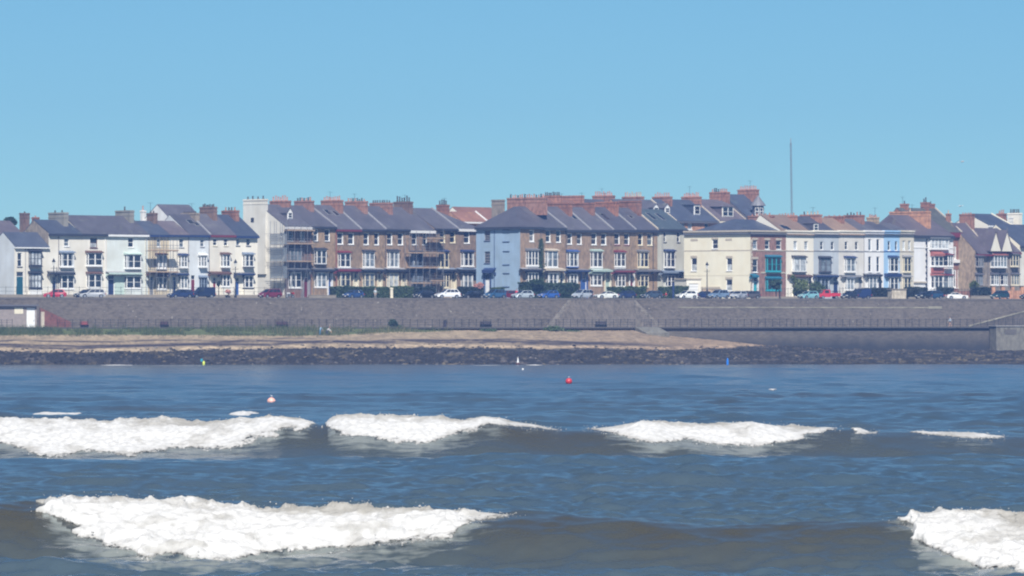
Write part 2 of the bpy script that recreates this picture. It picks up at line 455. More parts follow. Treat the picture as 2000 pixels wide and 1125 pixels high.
def house(row, px0, px1, eave, ridge, items=(), label='', rd=6.0, td=10.0, wall='cream', gable=None, roof='slate',
          reveal=None, depth=.2, hipL=0, hipR=0, left=(), gutter='w_dark', gh=.28, parapet=None, coping=None, chims=(), dormers=(),
          skylights=(), cat='house', group=None, name='terraced_house', ov=.35, flat=False, backeave=None, seed=None):
    s0, s1 = row.s(px0), row.s(px1); W = s1-s0
    prng = random.Random(int(px0*7+eave*3) if seed is None else seed)
    x, y = row.xy(s0)
    e = empty(name, (x, y, GZ), row.a, label, cat, group)
    pl = Plane(row, s0, W, None)
    ze = pl.Z(eave)
    zr = H - (ridge-HY)/F*row.Y(s0+W/2, rd) - GZ
    wm = M_(wall)
    i_ = .004
    holes = elements(e, pl, items, depth, wm, prng)
    mb = MB()
    facade(mb, W, -.3, ze, holes, depth)
    gm = M_(gable) if gable else wm
    # sides and back (left side separate when it carries its own openings or colour)
    def side_poly(xx, hip):
        if hip or flat: return [(xx,0,-.3),(xx,0,ze),(xx,td,ze),(xx,td,-.3)]
        return [(xx,0,-.3),(xx,0,ze),(xx,rd,zr),(xx,td,ze),(xx,td,-.3)]
    q = side_poly(W-i_, hipR); mb.add(q, [tuple(range(len(q)))], 0)
    mb.add([(i_,td,-.3),(W-i_,td,-.3),(W-i_,td,ze),(i_,td,ze)], [(0,1,2,3)], 0)
    if hipL or hipR: mb.add([(0,0,ze-.01),(W,0,ze-.01),(W,td,ze-.01),(0,td,ze-.01)], [(0,1,2,3)], 0)
    sep = bool(left) or gable is not None
    if not sep:
        q = side_poly(i_, hipL); mb.add(q, [tuple(range(len(q)))[::-1]], 0)
    mb.build('wall', [wm, M_(reveal) if reveal else wm], e)
    if sep:
        lrow = Row(*row.xy(s0, td), math.degrees(row.a)-90)
        ML = Matrix(((0, 1, 0, i_), (-1, 0, 0, td), (0, 0, 1, 0), (0, 0, 0, 1)))
        pl2 = Plane(lrow, 0.0, td, ML)
        h2 = elements(e, pl2, left, depth, gm, prng)
        m2 = MB(ML); facade(m2, td, -.3, ze, h2, depth)
        if not (hipL or flat): m2.add([(0,0,ze),(td,0,ze),(td-rd,0,zr)], [(0,1,2)], 0)
        m2.build('gable_wall', [gm, gm], e)
    # roof
    m = MB(); th = .14
    if flat:
        m.box(-.15, W+.15, -.2, td+.2, ze, ze+.3)
    elif hipL or hipR:
        a = (hipL if hipL else 0); b = W-(hipR if hipR else 0)
        xl = -ov if hipL else 0; xr = W+ov if hipR else W
        zb = ze-.02
        vs = [(xl,-ov,zb),(xr,-ov,zb),(xr,td+ov,zb),(xl,td+ov,zb),(xl,-ov,zb+.1),(xr,-ov,zb+.1),(xr,td+ov,zb+.1),(xl,td+ov,zb+.1),(a,rd,zr+.1),(b,rd,zr+.1)]
        m.add(vs, [(0,3,2,1),(0,1,5,4),(1,2,6,5),(2,3,7,6),(3,0,4,7),(4,5,9,8),(6,7,8,9),(7,4,8),(5,6,9)])
    else:
        sf = (zr-ze)/rd; sb = (zr-ze)/(td-rd)
        m.prism([(-ov, ze-ov*sf+.03), (-ov, ze-ov*sf+.03+th), (rd, zr+.03+th), (td+ov*.5, ze-ov*.5*sb+.03+th), (td+ov*.5, ze-ov*.5*sb+.03), (rd, zr+.03)], .002, W-.002)
    rf = m.build('roof', M_(roof), e)
    if not flat and not parapet:
        m = MB(); sf = (zr-ze)/rd if not (hipL or hipR) else 0
        zg = ze-ov*sf
        m.box(-.02 if not hipL else -ov, W+.02 if not hipR else W+ov, -ov-.12, -.0 if False else -.03, zg-gh, zg+.06)
        if hipL: m.box(-ov-.12, -.03, -.03, td, zg-gh, zg+.06)
        m.build('gutter', M_(gutter), e)
    if parapet:
        pt, pm = parapet; zt = pl.Z(pt)
        m = MB(); m.box(-.02, W+.02, -.12, .35, ze-.05, zt)
        m.box(-.02, W+.02, -.3, -.12, zt-.3, zt-.02)
        if left or gable: m.box(-.3, -.02, -.3, td, zt-.3, zt-.02); m.box(-.14, .3, .35, td, ze-.05, zt)
        m.build('parapet', M_(pm), e)
    if coping and not hipR:
        sf = (zr-ze)/rd
        m = MB(); m.prism([(-ov, ze-ov*sf+.15), (-ov, ze-ov*sf+.36), (rd, zr+.38), (rd, zr+.15)], W-.16, W+.16)
        m.build('coping', M_(coping), e)
    # skylights
    if not flat:
        sl = math.atan2(zr-ze, rd)
        def roof_t(px, py):
            lo, hi = 0.0, rd
            for _ in range(30):
                t = (lo+hi)/2; s = row.s(px, t); Yv = row.Y(s, t); zz = GZ+ze+(zr-ze)*t/rd+th
                if HY-(zz-H)*F/Yv > py: lo = t
                else: hi = t
            return t
        for (px, py, w, l) in skylights:
            t = roof_t(px, py); xx = row.s(px, t)-s0; zz = ze+(zr-ze)*t/rd+th+.05
            Mx = Matrix.Translation((xx, t, zz)) @ Matrix.Rotation(sl, 4, 'X')
            m = MB(Mx); m.box(-w/2-.08, w/2+.08, -l/2-.08, l/2+.08, -.06, .05); k = m.build('skylight', M_('w_grey'), e)
            m = MB(Mx); m.box(-w/2, w/2, -l/2, l/2, .04, .07); m.build('pane', M_('glass'), k)
        for (dx0, dx1, dy0, dy1, dm, style) in dormers:
            t = roof_t((dx0+dx1)/2, dy1)
            xa, xb = row.s(dx0, t)-s0, row.s(dx1, t)-s0
            Yv = row.Y(s0+(xa+xb)/2, t); zb = H-(dy1-HY)/F*Yv-GZ; zt = H-(dy0-HY)/F*Yv-GZ
            wd = xb-xa; zw = zb+(zt-zb)*(.62 if style != 'flat' else .9)
            tb = min(rd+1, t+(zt-zb)/max(.2, math.tan(sl))+.3)
            m = MB(); m.box(xa, xb, t, tb, zb-.4, zw)
            if style == 'gable':
                m.add([(xa,t,zw),(xb,t,zw),((xa+xb)/2,t,zt-.1)], [(0,1,2)])
            d = m.build('dormer', [M_(roof)], e)
            m = MB(); m.box(xa-.02, xb+.02, t-.05, t-.001, zb-.1, zw)
            if style == 'gable': m.add([(xa,t-.05,zw),(xb,t-.05,zw),((xa+xb)/2,t-.05,zt-.12),(xa,t-.001,zw),(xb,t-.001,zw),((xa+xb)/2,t-.001,zt-.12)], [(0,1,2),(0,2,5,3),(1,4,5,2),(3,5,4)])
            m.build('dormer_front', M_(dm), d)
            m = MB()
            if style == 'gable':
                c = (xa+xb)/2; o2 = .15; hh = zt-zw
                for sg in (-1, 1):
                    xe = c+sg*(wd/2+o2); zl = zw-o2*hh/(wd/2)
                    m.add([(c,t-.15,zt),(xe,t-.15,zl),(xe,t-.15,zl-.1),(c,t-.15,zt-.12),(c,tb,zt),(xe,tb,zl),(xe,tb,zl-.1),(c,tb,zt-.12)],
                          [(0,1,2,3),(4,7,6,5),(0,4,5,1),(1,5,6,2),(2,6,7,3)])
                m.build('dormer_roof', M_(roof), d)
            elif style == 'pyramid':
                c = (xa+xb)/2; o2 = .3; tc = t+wd*.5
                m.add([(xa-o2,t-o2,zw),(xb+o2,t-o2,zw),(xb+o2,tb,zw),(xa-o2,tb,zw),(c,tc,zt)], [(0,1,4),(1,2,4),(2,3,4),(3,0,4),(3,2,1,0)])
                m.build('dormer_roof', M_(roof), d)
            else:
                m.box(xa-.15, xb+.15, t-.2, tb, zw, zt); m.build('dormer_roof', M_(roof), d)
            n = 2 if wd > 1.9 else 1
            m = MB(); sash(m, xa+.12, xb-.12, zb+.15, zw-.1, t-.14, t-.052, .12, n, .2)
            wn = m.build('window', M_('w_white'), d)
            m = MB(); m.box(xa+.16, xb-.16, t-.09, t-.051, zb+.2, zw-.14); m.build('pane', M_('glass'), d)
    # chimneys
    for c in chims:
        cx0, cx1, cyt, cyb, n, cm, pm = c[:7]; o = c[7] if len(c) > 7 else {}
        sc_ = F/row.Y(s0+W/2, rd)
        if o.get('gable'):
            sc = s0-.05; t = row.t_at((cx0+cx1)/2, sc); w = .7
        else:
            t = o.get('t', rd); sc = row.s((cx0+cx1)/2, t); w = o.get('w', .9)
        L = max(.7, ((cx1-cx0)/sc_-w*math.cos(row.a))/math.sin(row.a))
        Yc = row.Y(sc, t); zt = H-(cyt-HY)/F*Yc-GZ; zb = H-(cyb-HY)/F*Yc-GZ-o.get('down', 1.6)
        xx = sc-s0
        m = MB(); m.box(xx-w/2, xx+w/2, t-L/2, t+L/2, zb, zt-.3)
        m.box(xx-w/2-.08, xx+w/2+.08, t-L/2-.08, t+L/2+.08, zt-.3, zt-.14); m.box(xx-w/2-.03, xx+w/2+.03, t-L/2-.03, t+L/2+.03, zt-.14, zt)
        if zt-zb > 3.2: m.box(xx-w/2-.05, xx+w/2+.05, t-L/2-.05, t+L/2+.05, zt-1.0, zt-.85)
        ch = m.build('chimney', [M_(cm)], e)
        ph = o.get('ph', .75)
        for k in range(n):
            hh = ph*prng.choice([.8, 1, 1, 1.15])
            pm2 = prng.choice(pm) if isinstance(pm, (list, tuple)) else pm
            po = bpy.data.objects.new('chimney_pot', pot_mesh(hh, pm2)); COL.objects.link(po); po.parent = ch
            po.location = (xx+prng.uniform(-.06, .06), t+(L-.5)*((k+.5)/n-.5), zt-.01)
    if chims and prng.random() < .55:
        c = chims[0]; t = rd; sc = row.s((c[0]+c[1])/2, rd)-s0; zt = H-(c[2]-HY)/F*row.Y(s0+W/2, rd)-GZ
        if not (len(c) > 7 and (c[7].get('gable') or 't' in c[7])):
            m = MB(); hh = prng.uniform(1.3, 2.2); yy = t+prng.choice([-.5, .5]); m.bar((sc, yy, zt-.2), (sc, yy, zt+hh), .03, 5)
            m.bar((sc-.7, yy, zt+hh-.1), (sc+.6, yy, zt+hh-.1), .018, 4)
            for k in range(6): m.bar((sc-.65+.24*k, yy-.22, zt+hh-.1), (sc-.65+.24*k, yy+.22, zt+hh-.1), .012, 4)
            m.build('aerial', M_('iron'), e)
    return e, pl
# ------------------------------------------------------------------ the terraces
RA = Row.at(28, 978, 40)
RB = Row.at(556, 1022, 47)
RC = Row.at(1016, 1031, 47)
RD = Row.at(1466, 1044, 47)
RE = Row.at(1784, 1092, 47)
RE2 = Row.at(1800, 1112, 47)
RF = Row.at(1905, 1118, 50)
D = dict

# --- left terrace of painted houses
house(RA, 28, 95, 481, 455, [
    ('w', 34, 43, 494, 521, D(sill='w_dark')), ('bay', 56, 82, 491, 519, D(fr='w_dark', c='w_dark', sill='w_dark', n=3, mull=.14, g='glassblind')),
    ('door', 32, 46, 531, 577, 'w_tealdark'), ('bay', 56, 82, 534, 563, D(fr='w_dark', c='w_dark', sill='w_dark', n=3, mull=.14, g='glassblind', base='w_white')),
    ('pipe', 49, 484, 570, 'w_grey')],
    'low two-storey cream house with a grey slate roof at the left end of the terrace', rd=3.5, td=7.5, wall='cream', gable='paleblue', roof='slateblue', gutter='w_white', gh=.15)
house(RA, 95, 158, 456, 431, [
    ('w', 125, 135, 466, 481, D(g='glassnet')), ('bay', 116, 145, 494, 521, D(c='w_bluegrey')), ('bay', 116, 145, 537, 564, D(c='w_bluegrey', base=True)),
    ('canopy', 96, 146, 529, 536, 'w_dark'), ('door', 102, 110, 541, 577, 'w_navy'), ('pipe', 114, 460, 570, 'w_mid')],
    'cream three-storey house with a pale cement chimney and dark blue door canopy', rd=4.6, td=8, wall='cream', gable='stonebrown', roof='slateblue',
    chims=[(93, 135, 415, 433, 2, 'cement', 'pot_dark', D(ph=.4, w=1.0))])
house(RA, 158, 209, 456, 422, [
    ('w', 176, 190, 465, 484, D(fr='w_brown', half=1, g='glass')), ('bay', 168, 200, 494, 519, D(c='w_brown', g='glass')), ('bay', 169, 199, 535, 562, D(c='w_brown', base=True, g='glass')),
    ('pipe', 205, 460, 570, 'w_white')],
    'cream three-storey house with brown-topped bays and brown sash above', rd=5.4, td=9, wall='cream', gable='cream', roof='slate')
house(RA, 209, 289, 457, 423, [
    ('w', 250, 261, 464, 483, D(g='glass')), ('bay', 243, 276, 497, 524, D(c='w_mint', g='glass')), ('bay', 243, 276, 539, 563, D(c='w_mint', base=True, g='glass')),
    ('canopy', 207, 277, 530, 536, 'w_mint', D(top='w_grey')), ('door', 211, 223, 538, 577, 'w_navy'), ('bx', 224, 242, 541, 575, 'w_mint', .12, 'porch_panel'), ('pipe', 284, 460, 575, 'w_cream')],
    'pale mint green house with big two-light bays in the left terrace', rd=5.4, td=9, wall='mint', roof='slate', gutter='w_white',
    chims=[(224, 263, 411, 434, 1, 'cement', 'pot_dark', D(ph=.9, w=1.0))])
house(RA, 289, 330, 458, 433, [
    ('w', 306, 314, 466, 482), ('bay', 305, 326, 498, 524, D(c='w_brown')), ('bay', 305, 326, 541, 565, D(c='w_brown', base=True)),
    ('door', 292, 300, 541, 577, 'w_grey'), ('canopy', 289, 330, 530, 535, 'w_brown'), ('pipe', 302, 460, 575, 'w_mid')],
    'sandy beige house partly behind scaffolding next to the mint green house', rd=4.6, td=8, wall='beige', roof='slateblue', gutter='w_navy',
    chims=[(286, 308, 416, 433, 2, 'darkbrick', 'pot_dark', D(ph=.4))])
house(RA, 330, 369, 458, 433, [
    ('w', 350, 359, 466, 483, D(sill='w_grey')), ('bay', 349, 367, 499, 522, D(c='w_navy')), ('bay', 349, 367, 538, 563, D(c='w_navy', base=True)),
    ('door', 337, 344, 541, 577, 'w_navy'), ('canopy', 334, 368, 532, 537, 'w_navy'), ('pipe', 367.5, 460, 575, 'w_mid')],
    'narrow white house with a blue-topped bay beside the sandy beige house', rd=4.6, td=8, wall='creamlite', roof='slatepurple', gutter='w_navy')
house(RA, 369, 409, 458, 420, [
    ('w', 391, 399, 467, 482, D(sill='w_grey')), ('bay', 388, 405, 499, 521, D(c='w_white')), ('bay', 389, 405, 542, 566, D(c='w_bluegrey', base=True, fr='w_bluegrey')),
    ('door', 373, 381, 538, 577, 'w_maroon'), ('pipe', 408, 460, 575, 'w_mid')],
    'bluish white house with a single top window and maroon door', rd=6, td=10, wall='paleblue', roof='slate', gutter='w_navy', coping='w_grey',
    chims=[(352, 391, 416, 430, 6, 'stonebrown', 'pot_dark', D(ph=.35))], skylights=[(372, 434, 1.1, 1.4), (384, 438, .8, 1.0)])
house(RA, 409, 459, 458, 419, [
    ('w', 416, 424, 466, 480, D(sill='w_cream')), ('w', 437, 445, 466, 480, D(sill='w_cream')), ('bay', 431, 450, 497, 521, D(c='w_brown')), ('bay', 431, 450, 536, 560, D(c='w_brown', base=True)),
    ('canopy', 412, 452, 530, 536, 'w_brown', D(top='w_brown')), ('door', 416, 422, 543, 577, 'w_red')],
    'cream house with a red gutter board and red door in the left terrace', rd=6, td=10, wall='cream', roof='slate', gutter='w_maroon',
    chims=[(389, 425, 404, 424, 7, 'darkbrick', 'pot_dark', D(ph=.5))])
house(RA, 459, 503, 459, 421, [
    ('w', 461, 468, 466, 480, D(sill='w_dark')), ('w', 481, 489, 466, 480, D(sill='w_dark')), ('bay', 474, 496, 497, 521, D(c='w_bluegrey', sill='w_dark')), ('bay', 474, 495, 538, 562, D(c='w_navy', fr='w_white', sill='w_dark', base=True)),
    ('canopy', 460, 498, 532, 537, 'w_navy'), ('door', 459.5, 467, 543, 577, 'w_blue')],
    'cream house with a navy slate roof against the tall plain gable', rd=6, td=10, wall='creamlite', roof='slateblue', gutter='w_navy', ov=.5,
    chims=[(432, 468, 411, 430, 4, 'redbrick', ['pot_terra', 'pot_dark'], D(ph=.6))])

# --- brick terrace with the tall cream gable
BR = D(rd=6.8, td=11, wall='brownbrick', reveal='w_white', roof='slate', depth=.24)
def bh(px0, px1, eave, ridge, items, label, row=RB, **k):
    a = dict(BR); a.update(k)
    return house(row, px0, px1, eave, ridge, items, label, **a)
house_scaff, _ = bh(556, 607, 442, 401, [
    ('w', 562, 573, 450, 471), ('w', 585, 596, 450, 471), ('bay', 562, 590, 487, 511, D(c='w_dark', fr='w_grey', g='glassnet', n=3)), ('bay', 563, 589, 532, 562, D(c='w_dark', base=True)),
    ('canopy', 556, 607, 523, 530, 'w_dark'), ('door', 593, 602, 533, 577, 'w_maroon', D(pil='w_grey')), ('pipe', 606.5, 447, 575, 'w_maroon')],
    'brown brick end house wrapped in scaffolding, with a tall cream gable', gable='gableplaster', gutter='w_white', gh=.35, reveal='w_grey', wall='darkbrick',
    left=[('bx', 493, 499, 425, 434, 'w_dark', .44, 'vent_window'), ('w', 546, 552, 455, 463, D(fr='w_white'))],
    chims=[(474, 524, 389, 441, 4, 'gableplaster', 'pot_dark', D(gable=1, ph=.6, down=9)), (526, 569, 392, 400, 7, 'stackbrick', 'pot_pink', D(ph=.85)), (574, 614, 392, 407, 7, 'purplebrick', ['pot_terra', 'pot_dark'], D(ph=.6))],
    dormers=[(561, 571, 405, 428, 'white', 'gable')])
bh(607, 655, 442, 403, [
    ('w', 612, 621, 448, 471, D(sill='w_grey')), ('w', 634, 644, 448, 471, D(sill='w_grey')), ('bay', 614, 638, 488, 516, D(c='w_dark', sill='w_dark')), ('bay', 614, 638, 532, 561, D(c='w_dark', base=True)),
    ('canopy', 607, 655, 523, 530, 'w_dark'), ('door', 641, 647, 533, 577, 'w_blue', D(pil='w_white'))],
    'brown brick house with dark bay surround and blue door beside the scaffolded end house', coping='w_grey',
    chims=[(626, 671, 391, 416, 8, 'stackbrick', 'pot_pink', D(ph=.7))])
bh(655, 704, 447, 402, [
    ('w', 659, 670, 455, 477), ('w', 680, 691, 455, 477), ('bay', 660, 685, 494, 522, D(c='w_maroon', apron=.3)), ('bay', 660, 685, 532, 560, D(c='w_maroon', base=True, fr='w_cream')),
    ('canopy', 655, 704, 523, 530, 'w_maroon', D(top='w_mid')), ('door', 691, 698, 535, 577, 'w_cream', D(pil='w_cream', fr='w_cream')), ('pipe', 656, 449, 560, 'w_red')],
    'brown brick house with a red gutter, red drainpipe and red canopy', gutter='w_maroon', coping='w_grey', skylights=[(640, 415, .9, 1.6), (655, 417, .9, 1.6)],
    chims=[(673, 719, 393, 417, 8, 'purplebrick', ['pot_dark', 'pot_terra'], D(ph=.55))])
bh(704, 752, 447, 403, [
    ('w', 710, 720, 455, 478), ('w', 731, 740, 455, 478), ('bay', 708, 732, 492, 522, D(c='w_dark', apron=.2)), ('bay', 708, 732, 533, 561, D(c='w_dark', base=True, fr='w_cream')),
    ('canopy', 704, 752, 523, 530, 'w_dark', D(top='w_grey')), ('door', 738, 744, 536, 577, 'w_cream', D(pil='w_cream', fr='w_cream')), ('pipe', 752, 450, 560, 'w_dark')],
    'brown brick house in the middle of its terrace, white bay and cream doorway', coping='w_grey', seed=5,
    chims=[(721, 768, 396, 422, 8, 'purplebrick', 'pot_dark', D(ph=.45))])
bh(752, 799, 447, 404, [
    ('w', 756, 766, 455, 478), ('w', 777, 787, 455, 478), ('bay', 756, 780, 491, 522, D(c='w_dark', apron=.2, g='glassnet')), ('bay', 755, 779, 533, 562, D(c='w_dark', base=True, fr='w_cream', g='glassblind')),
    ('canopy', 752, 799, 523, 530, 'w_dark', D(top='w_grey')), ('door', 785, 792, 536, 577, 'w_cream', D(pil='w_cream', fr='w_cream'))],
    'brown brick house with pale blinds in its ground-floor bay, left of the second scaffold', wall='greybrick', seed=9,
    chims=[(768, 807, 394, 412, 6, 'darkbrick', 'pot_dark', D(ph=1.0))])
bh(799, 848, 449, 406, [
    ('w', 804, 814, 455, 478), ('w', 825, 834, 455, 478), ('bay', 802, 826, 494, 520, D(c='w_dark', fr='w_bluegrey')), ('bay', 803, 826, 534, 562, D(c='w_dark', base=True, fr='w_bluegrey')),
    ('canopy', 799, 848, 523, 530, 'w_dark'), ('door', 832, 840, 536, 577, 'w_mid', D(pil='w_grey'))],
    'shaded brick house with a white gutter board behind the second scaffold', gutter='w_white', gh=.42, wall='greybrick', reveal='w_grey')
bh(848, 893, 446, 408, [
    ('w', 859, 869, 452, 474, D(fr='w_cream')), ('w', 879, 889, 452, 474, D(fr='w_cream')), ('bay', 856, 877, 492, 523, D(c='w_navy', fr='w_cream')), ('bay', 861, 878, 534, 562, D(c='w_dark', base=True, fr='w_cream')),
    ('canopy', 848, 893, 523, 530, 'w_dark', D(top='w_bluegrey')), ('door', 882, 889, 536, 577, 'w_cream', D(pil='w_cream', fr='w_cream'))],
    'brown brick house with cream windows under a tall four-pot chimney', reveal='w_cream', coping='w_grey',
    chims=[(852, 878, 400, 424, 4, 'redbrick', 'pot_dark', D(ph=1.0))])
bh(893, 936, 448, 412, [
    ('w', 906, 917, 452, 475), ('bay', 900, 926, 492, 520, D(c='w_navy', apron=.1)), ('bay', 900, 924, 534, 564, D(c='w_dark', base=True, apron=.1)),
    ('canopy', 893, 936, 523, 530, 'w_dark', D(top='w_bluegrey'))],
    'brown brick house with one top window and a bright white bay, beside the blue gable', gutter='w_white', gh=.42, hipR=5.0, wall='greybrick')

# --- second brick terrace with the blue end wall
CR = D(rd=6.4, td=11.3)
house_blue, _ = bh(1016, 1060, 444, 404, [
    ('w', 1034, 1043, 449, 472, D(bars=1, fw=.2)), ('bay', 1027, 1052, 489, 519, D(c='w_lead', n=3, apron=.2)), ('bay', 1027, 1052, 532, 560, D(c='w_dark', n=3, base=True)),
    ('canopy', 1020, 1060, 523, 529, 'w_dark', D(top='w_grey')), ('pipe', 1056, 447, 570, 'w_mid')],
    'corner brick house with a blue-painted end wall and hipped slate roof', row=RC, wall='greybrick', gable='skyblue', hipL=5.2, gh=.4, **CR,
    left=[('w', 946, 957, 450, 470, D(fr='w_grey', bars=2, rails=(.25, .5, .75), fw=.09, sill='w_navy')), ('w', 946, 957, 491, 514, D(fr='w_grey', bars=2, rails=(.25, .5, .75), fw=.09, sill='w_navy')),
          ('door', 947, 957, 536, 578, 'w_white', D(fr='w_navy', pil='w_navy')), ('canopy', 939, 962, 523, 533, 'w_navy', D(top='w_navy', p=.7)),
          ('blind', 982, 995, 450, 472), ('blind', 982, 995, 492, 517), ('blind', 982, 995, 535, 560), ('pipe', 966, 445, 575, 'w_navy')],
    chims=[(960, 986, 390, 416, 0, 'stonebrown', 'pot_dark', D(t=9.5, w=1.0)), (990, 1069, 386, 404, 15, 'purplebrick', ['pot_dark', 'pot_pink', 'pot_terra'], D(ph=.6, w=1.0))])
bh(1060, 1104, 444, 405, [
    ('w', 1066, 1075, 450, 473), ('w', 1086, 1095, 450, 473), ('bay', 1064, 1090, 490, 522, D(c='w_stone', apron=.35)), ('bay', 1066, 1091, 533, 560, D(c='w_stone', base=True)),
    ('canopy', 1060, 1104, 523, 529, 'w_stone', D(top='w_stone')), ('door', 1093, 1100, 535, 577, 'w_dark', D(pil='w_cream'))],
    'brick house with a stone-topped cream bay right of the climbing ivy', row=RC, wall='greybrick', gh=.4, coping='w_grey', **CR,
    chims=[(1067, 1118, 396, 424, 0, 'redbrick', 'pot_terra')])
bh(1104, 1152, 448, 405, [
    ('w', 1108, 1117, 456, 477), ('w', 1127, 1136, 456, 477), ('bay', 1107, 1130, 492, 521, D(c='w_blue', sill='w_blue', fr='w_white')), ('bay', 1108, 1129, 535, 556, D(c='w_navy', base=True)),
    ('canopy', 1104, 1152, 525, 531, 'w_navy'), ('door', 1136, 1145, 536, 577, 'w_blue', D(pil='w_blue')), ('pipe', 1105, 451, 570, 'w_dark')],
    'brick house with a blue bay top, blue canopy and bright blue door', row=RC, wall='greybrick', gh=.35, coping='w_grey', **CR, skylights=[(1120, 424, 1.0, 1.6)],
    chims=[(1118, 1162, 396, 425, 0, 'redbrick', 'pot_terra')])
bh(1152, 1196, 448, 406, [
    ('w', 1155, 1165, 456, 478), ('w', 1174, 1184, 456, 478), ('bay', 1153, 1177, 491, 522, D(c='w_green', apron=.3, fr='w_white')), ('bay', 1153, 1176, 535, 558, D(c='w_green', base=True)),
    ('canopy', 1152, 1196, 525, 531, 'w_green', D(top='w_green')), ('door', 1182, 1191, 537, 577, 'w_green', D(pil='w_cream', fr='w_cream'))],
    'brick house with a pale green bay top and pale green canopy', row=RC, wall='greybrick', gh=.35, coping='w_grey', **CR, skylights=[(1182, 424, .9, 2.0)],
    chims=[(1161, 1208, 394, 417, 0, 'redbrick', 'pot_terra')])
bh(1196, 1240, 448, 406, [
    ('w', 1200, 1210, 456, 478, D(sill='w_red')), ('w', 1219, 1229, 456, 478, D(sill='w_red')), ('bay', 1200, 1222, 493, 521, D(c='w_maroon', apron=.25)), ('bay', 1202, 1222, 536, 560, D(c='w_maroon', base=True)),
    ('canopy', 1196, 1240, 526, 532, 'w_maroon', D(top='w_mid')), ('door', 1230, 1237, 537, 577, 'w_maroon', D(pil='w_white'))],
    'brick house with a dark red canopy and red door between white pilasters', row=RC, wall='brownbrick', gh=.35, coping='w_grey', **CR, skylights=[(1215, 424, .8, .9), (1232, 424, .8, .9)],
    chims=[(1208, 1253, 392, 417, 0, 'redbrick', 'pot_terra')])
bh(1240, 1284, 448, 407, [
    ('w', 1246, 1255, 456, 479, D(fr='w_cream')), ('w', 1264, 1274, 456, 479, D(fr='w_cream')), ('bay', 1245, 1267, 492, 522, D(c='w_lead', apron=.2, fr='w_cream')), ('bay', 1246, 1267, 537, 560, D(c='w_mid', base=True, fr='w_cream')),
    ('canopy', 1240, 1291, 526, 531, 'w_mid', D(top='w_lead')), ('pipe', 1275, 451, 570, 'w_dark')],
    'last brick house of the second terrace, cream windows and grey canopy', row=RC, wall='brownbrick', gh=.35, coping='w_stone', **CR)
bh(1284, 1341, 447, 410, [
    ('w', 1296, 1301, 453, 473, D(sill='w_dark')), ('w', 1322, 1328, 453, 473, D(sill='w_dark')), ('bay', 1297, 1319, 491, 522, D(c='w_navy', g='glass')), ('bay', 1299, 1319, 538, 560, D(c='w_bluegrey', base=True)),
    ('canopy', 1295, 1342, 528, 534, 'w_bluegrey', D(top='w_bluegrey')), ('door', 1327, 1333, 538, 577, 'w_navy', D(fr='w_white')), ('pipe', 1293, 447, 575, 'w_grey')],
    'grey-green rendered house with a teal slate roof and two skylights', row=RC, wall='greygreen', reveal='greygreen', roof='slateteal', gutter='w_dark', **CR, skylights=[(1272, 423, .9, 2.4), (1290, 424, .9, 2.4)])

# --- cream corner building and the painted houses on the right
PR = D(rd=6.0, td=10, roof='slate', depth=.2)
def dh(px0, px1, ridge, items, label, row=RD, eave=458, par=('creamlite'), **k):
    a = dict(PR); a['parapet'] = (450, par); a.update(k)
    return house(row, px0, px1, eave, ridge, items, label, **a)
dh(1466, 1535, 429, [
    ('w', 1470, 1479, 470, 487), ('w', 1494, 1503, 470, 487), ('w', 1516, 1526, 470, 487), ('w', 1470, 1480, 507, 532),
    ('bx', 1469, 1480, 465, 469, 'w_stone', .05, 'lintel'), ('bx', 1493, 1504, 465, 469, 'w_stone', .05, 'lintel'), ('bx', 1515, 1527, 465, 469, 'w_stone', .05, 'lintel'), ('bx', 1469, 1481, 502, 506.5, 'w_stone', .05, 'lintel'),
    ('bay', 1495, 1526, 502, 530, D(fr='w_teal', c='w_tealblue', n=3, p=.5)), ('bay', 1495, 1526, 544, 567, D(fr='w_teal', c='w_tealblue', n=3, p=.5, base='purplebrick')),
    ('door', 1471, 1479, 543, 577, 'w_teal', D(fr='w_white', pil='w_white')), ('canopy', 1469, 1484, 535, 542, 'w_tealblue', D(top='w_tealblue', p=.8)),
    ('band', 489.5, 'w_stone'), ('quoins', 1466, 468, 575, 16, 'w_stone', 1), ('bx', 1486, 1534, 531, 534, 'w_stone', .08, 'string_course')],
    'corner house, cream flank wall and red brick front with turquoise bays', wall='purplebrick', gable='yellowcream', hipL=4.7, rd=8.2, td=16.7, par='w_stone', roof='slateblue',
    left=[('w', 1350, 1361, 504, 529, D(half=1)), ('w', 1391, 1402, 468, 486), ('w', 1419, 1430, 505, 529, D(half=1)), ('w', 1418, 1430, 546, 568, D(half=1)),
          ('bx', 1349, 1363, 466, 470, 'w_stone', .05, 'lintel'), ('bx', 1417, 1430, 466, 470, 'w_stone', .05, 'lintel'), ('bx', 1349, 1362, 499, 503.5, 'w_stone', .05, 'lintel'), ('bx', 1418, 1431, 500, 504.5, 'w_stone', .05, 'lintel'),
          ('bx', 1417, 1431, 541, 545.5, 'w_stone', .05, 'lintel'), ('bx', 1390, 1403, 463, 467.5, 'w_stone', .05, 'lintel'), ('band', 489.5, 'w_stone', D(d=.03)), ('band', 538, 'w_cream', D(d=.02)), ('bx', 1370, 1407, 560, 577, 'w_stone', .15, 'plinth')],
    chims=[(1461, 1512, 421, 442, 5, 'stackbrick', 'pot_terra', D(ph=.4))])
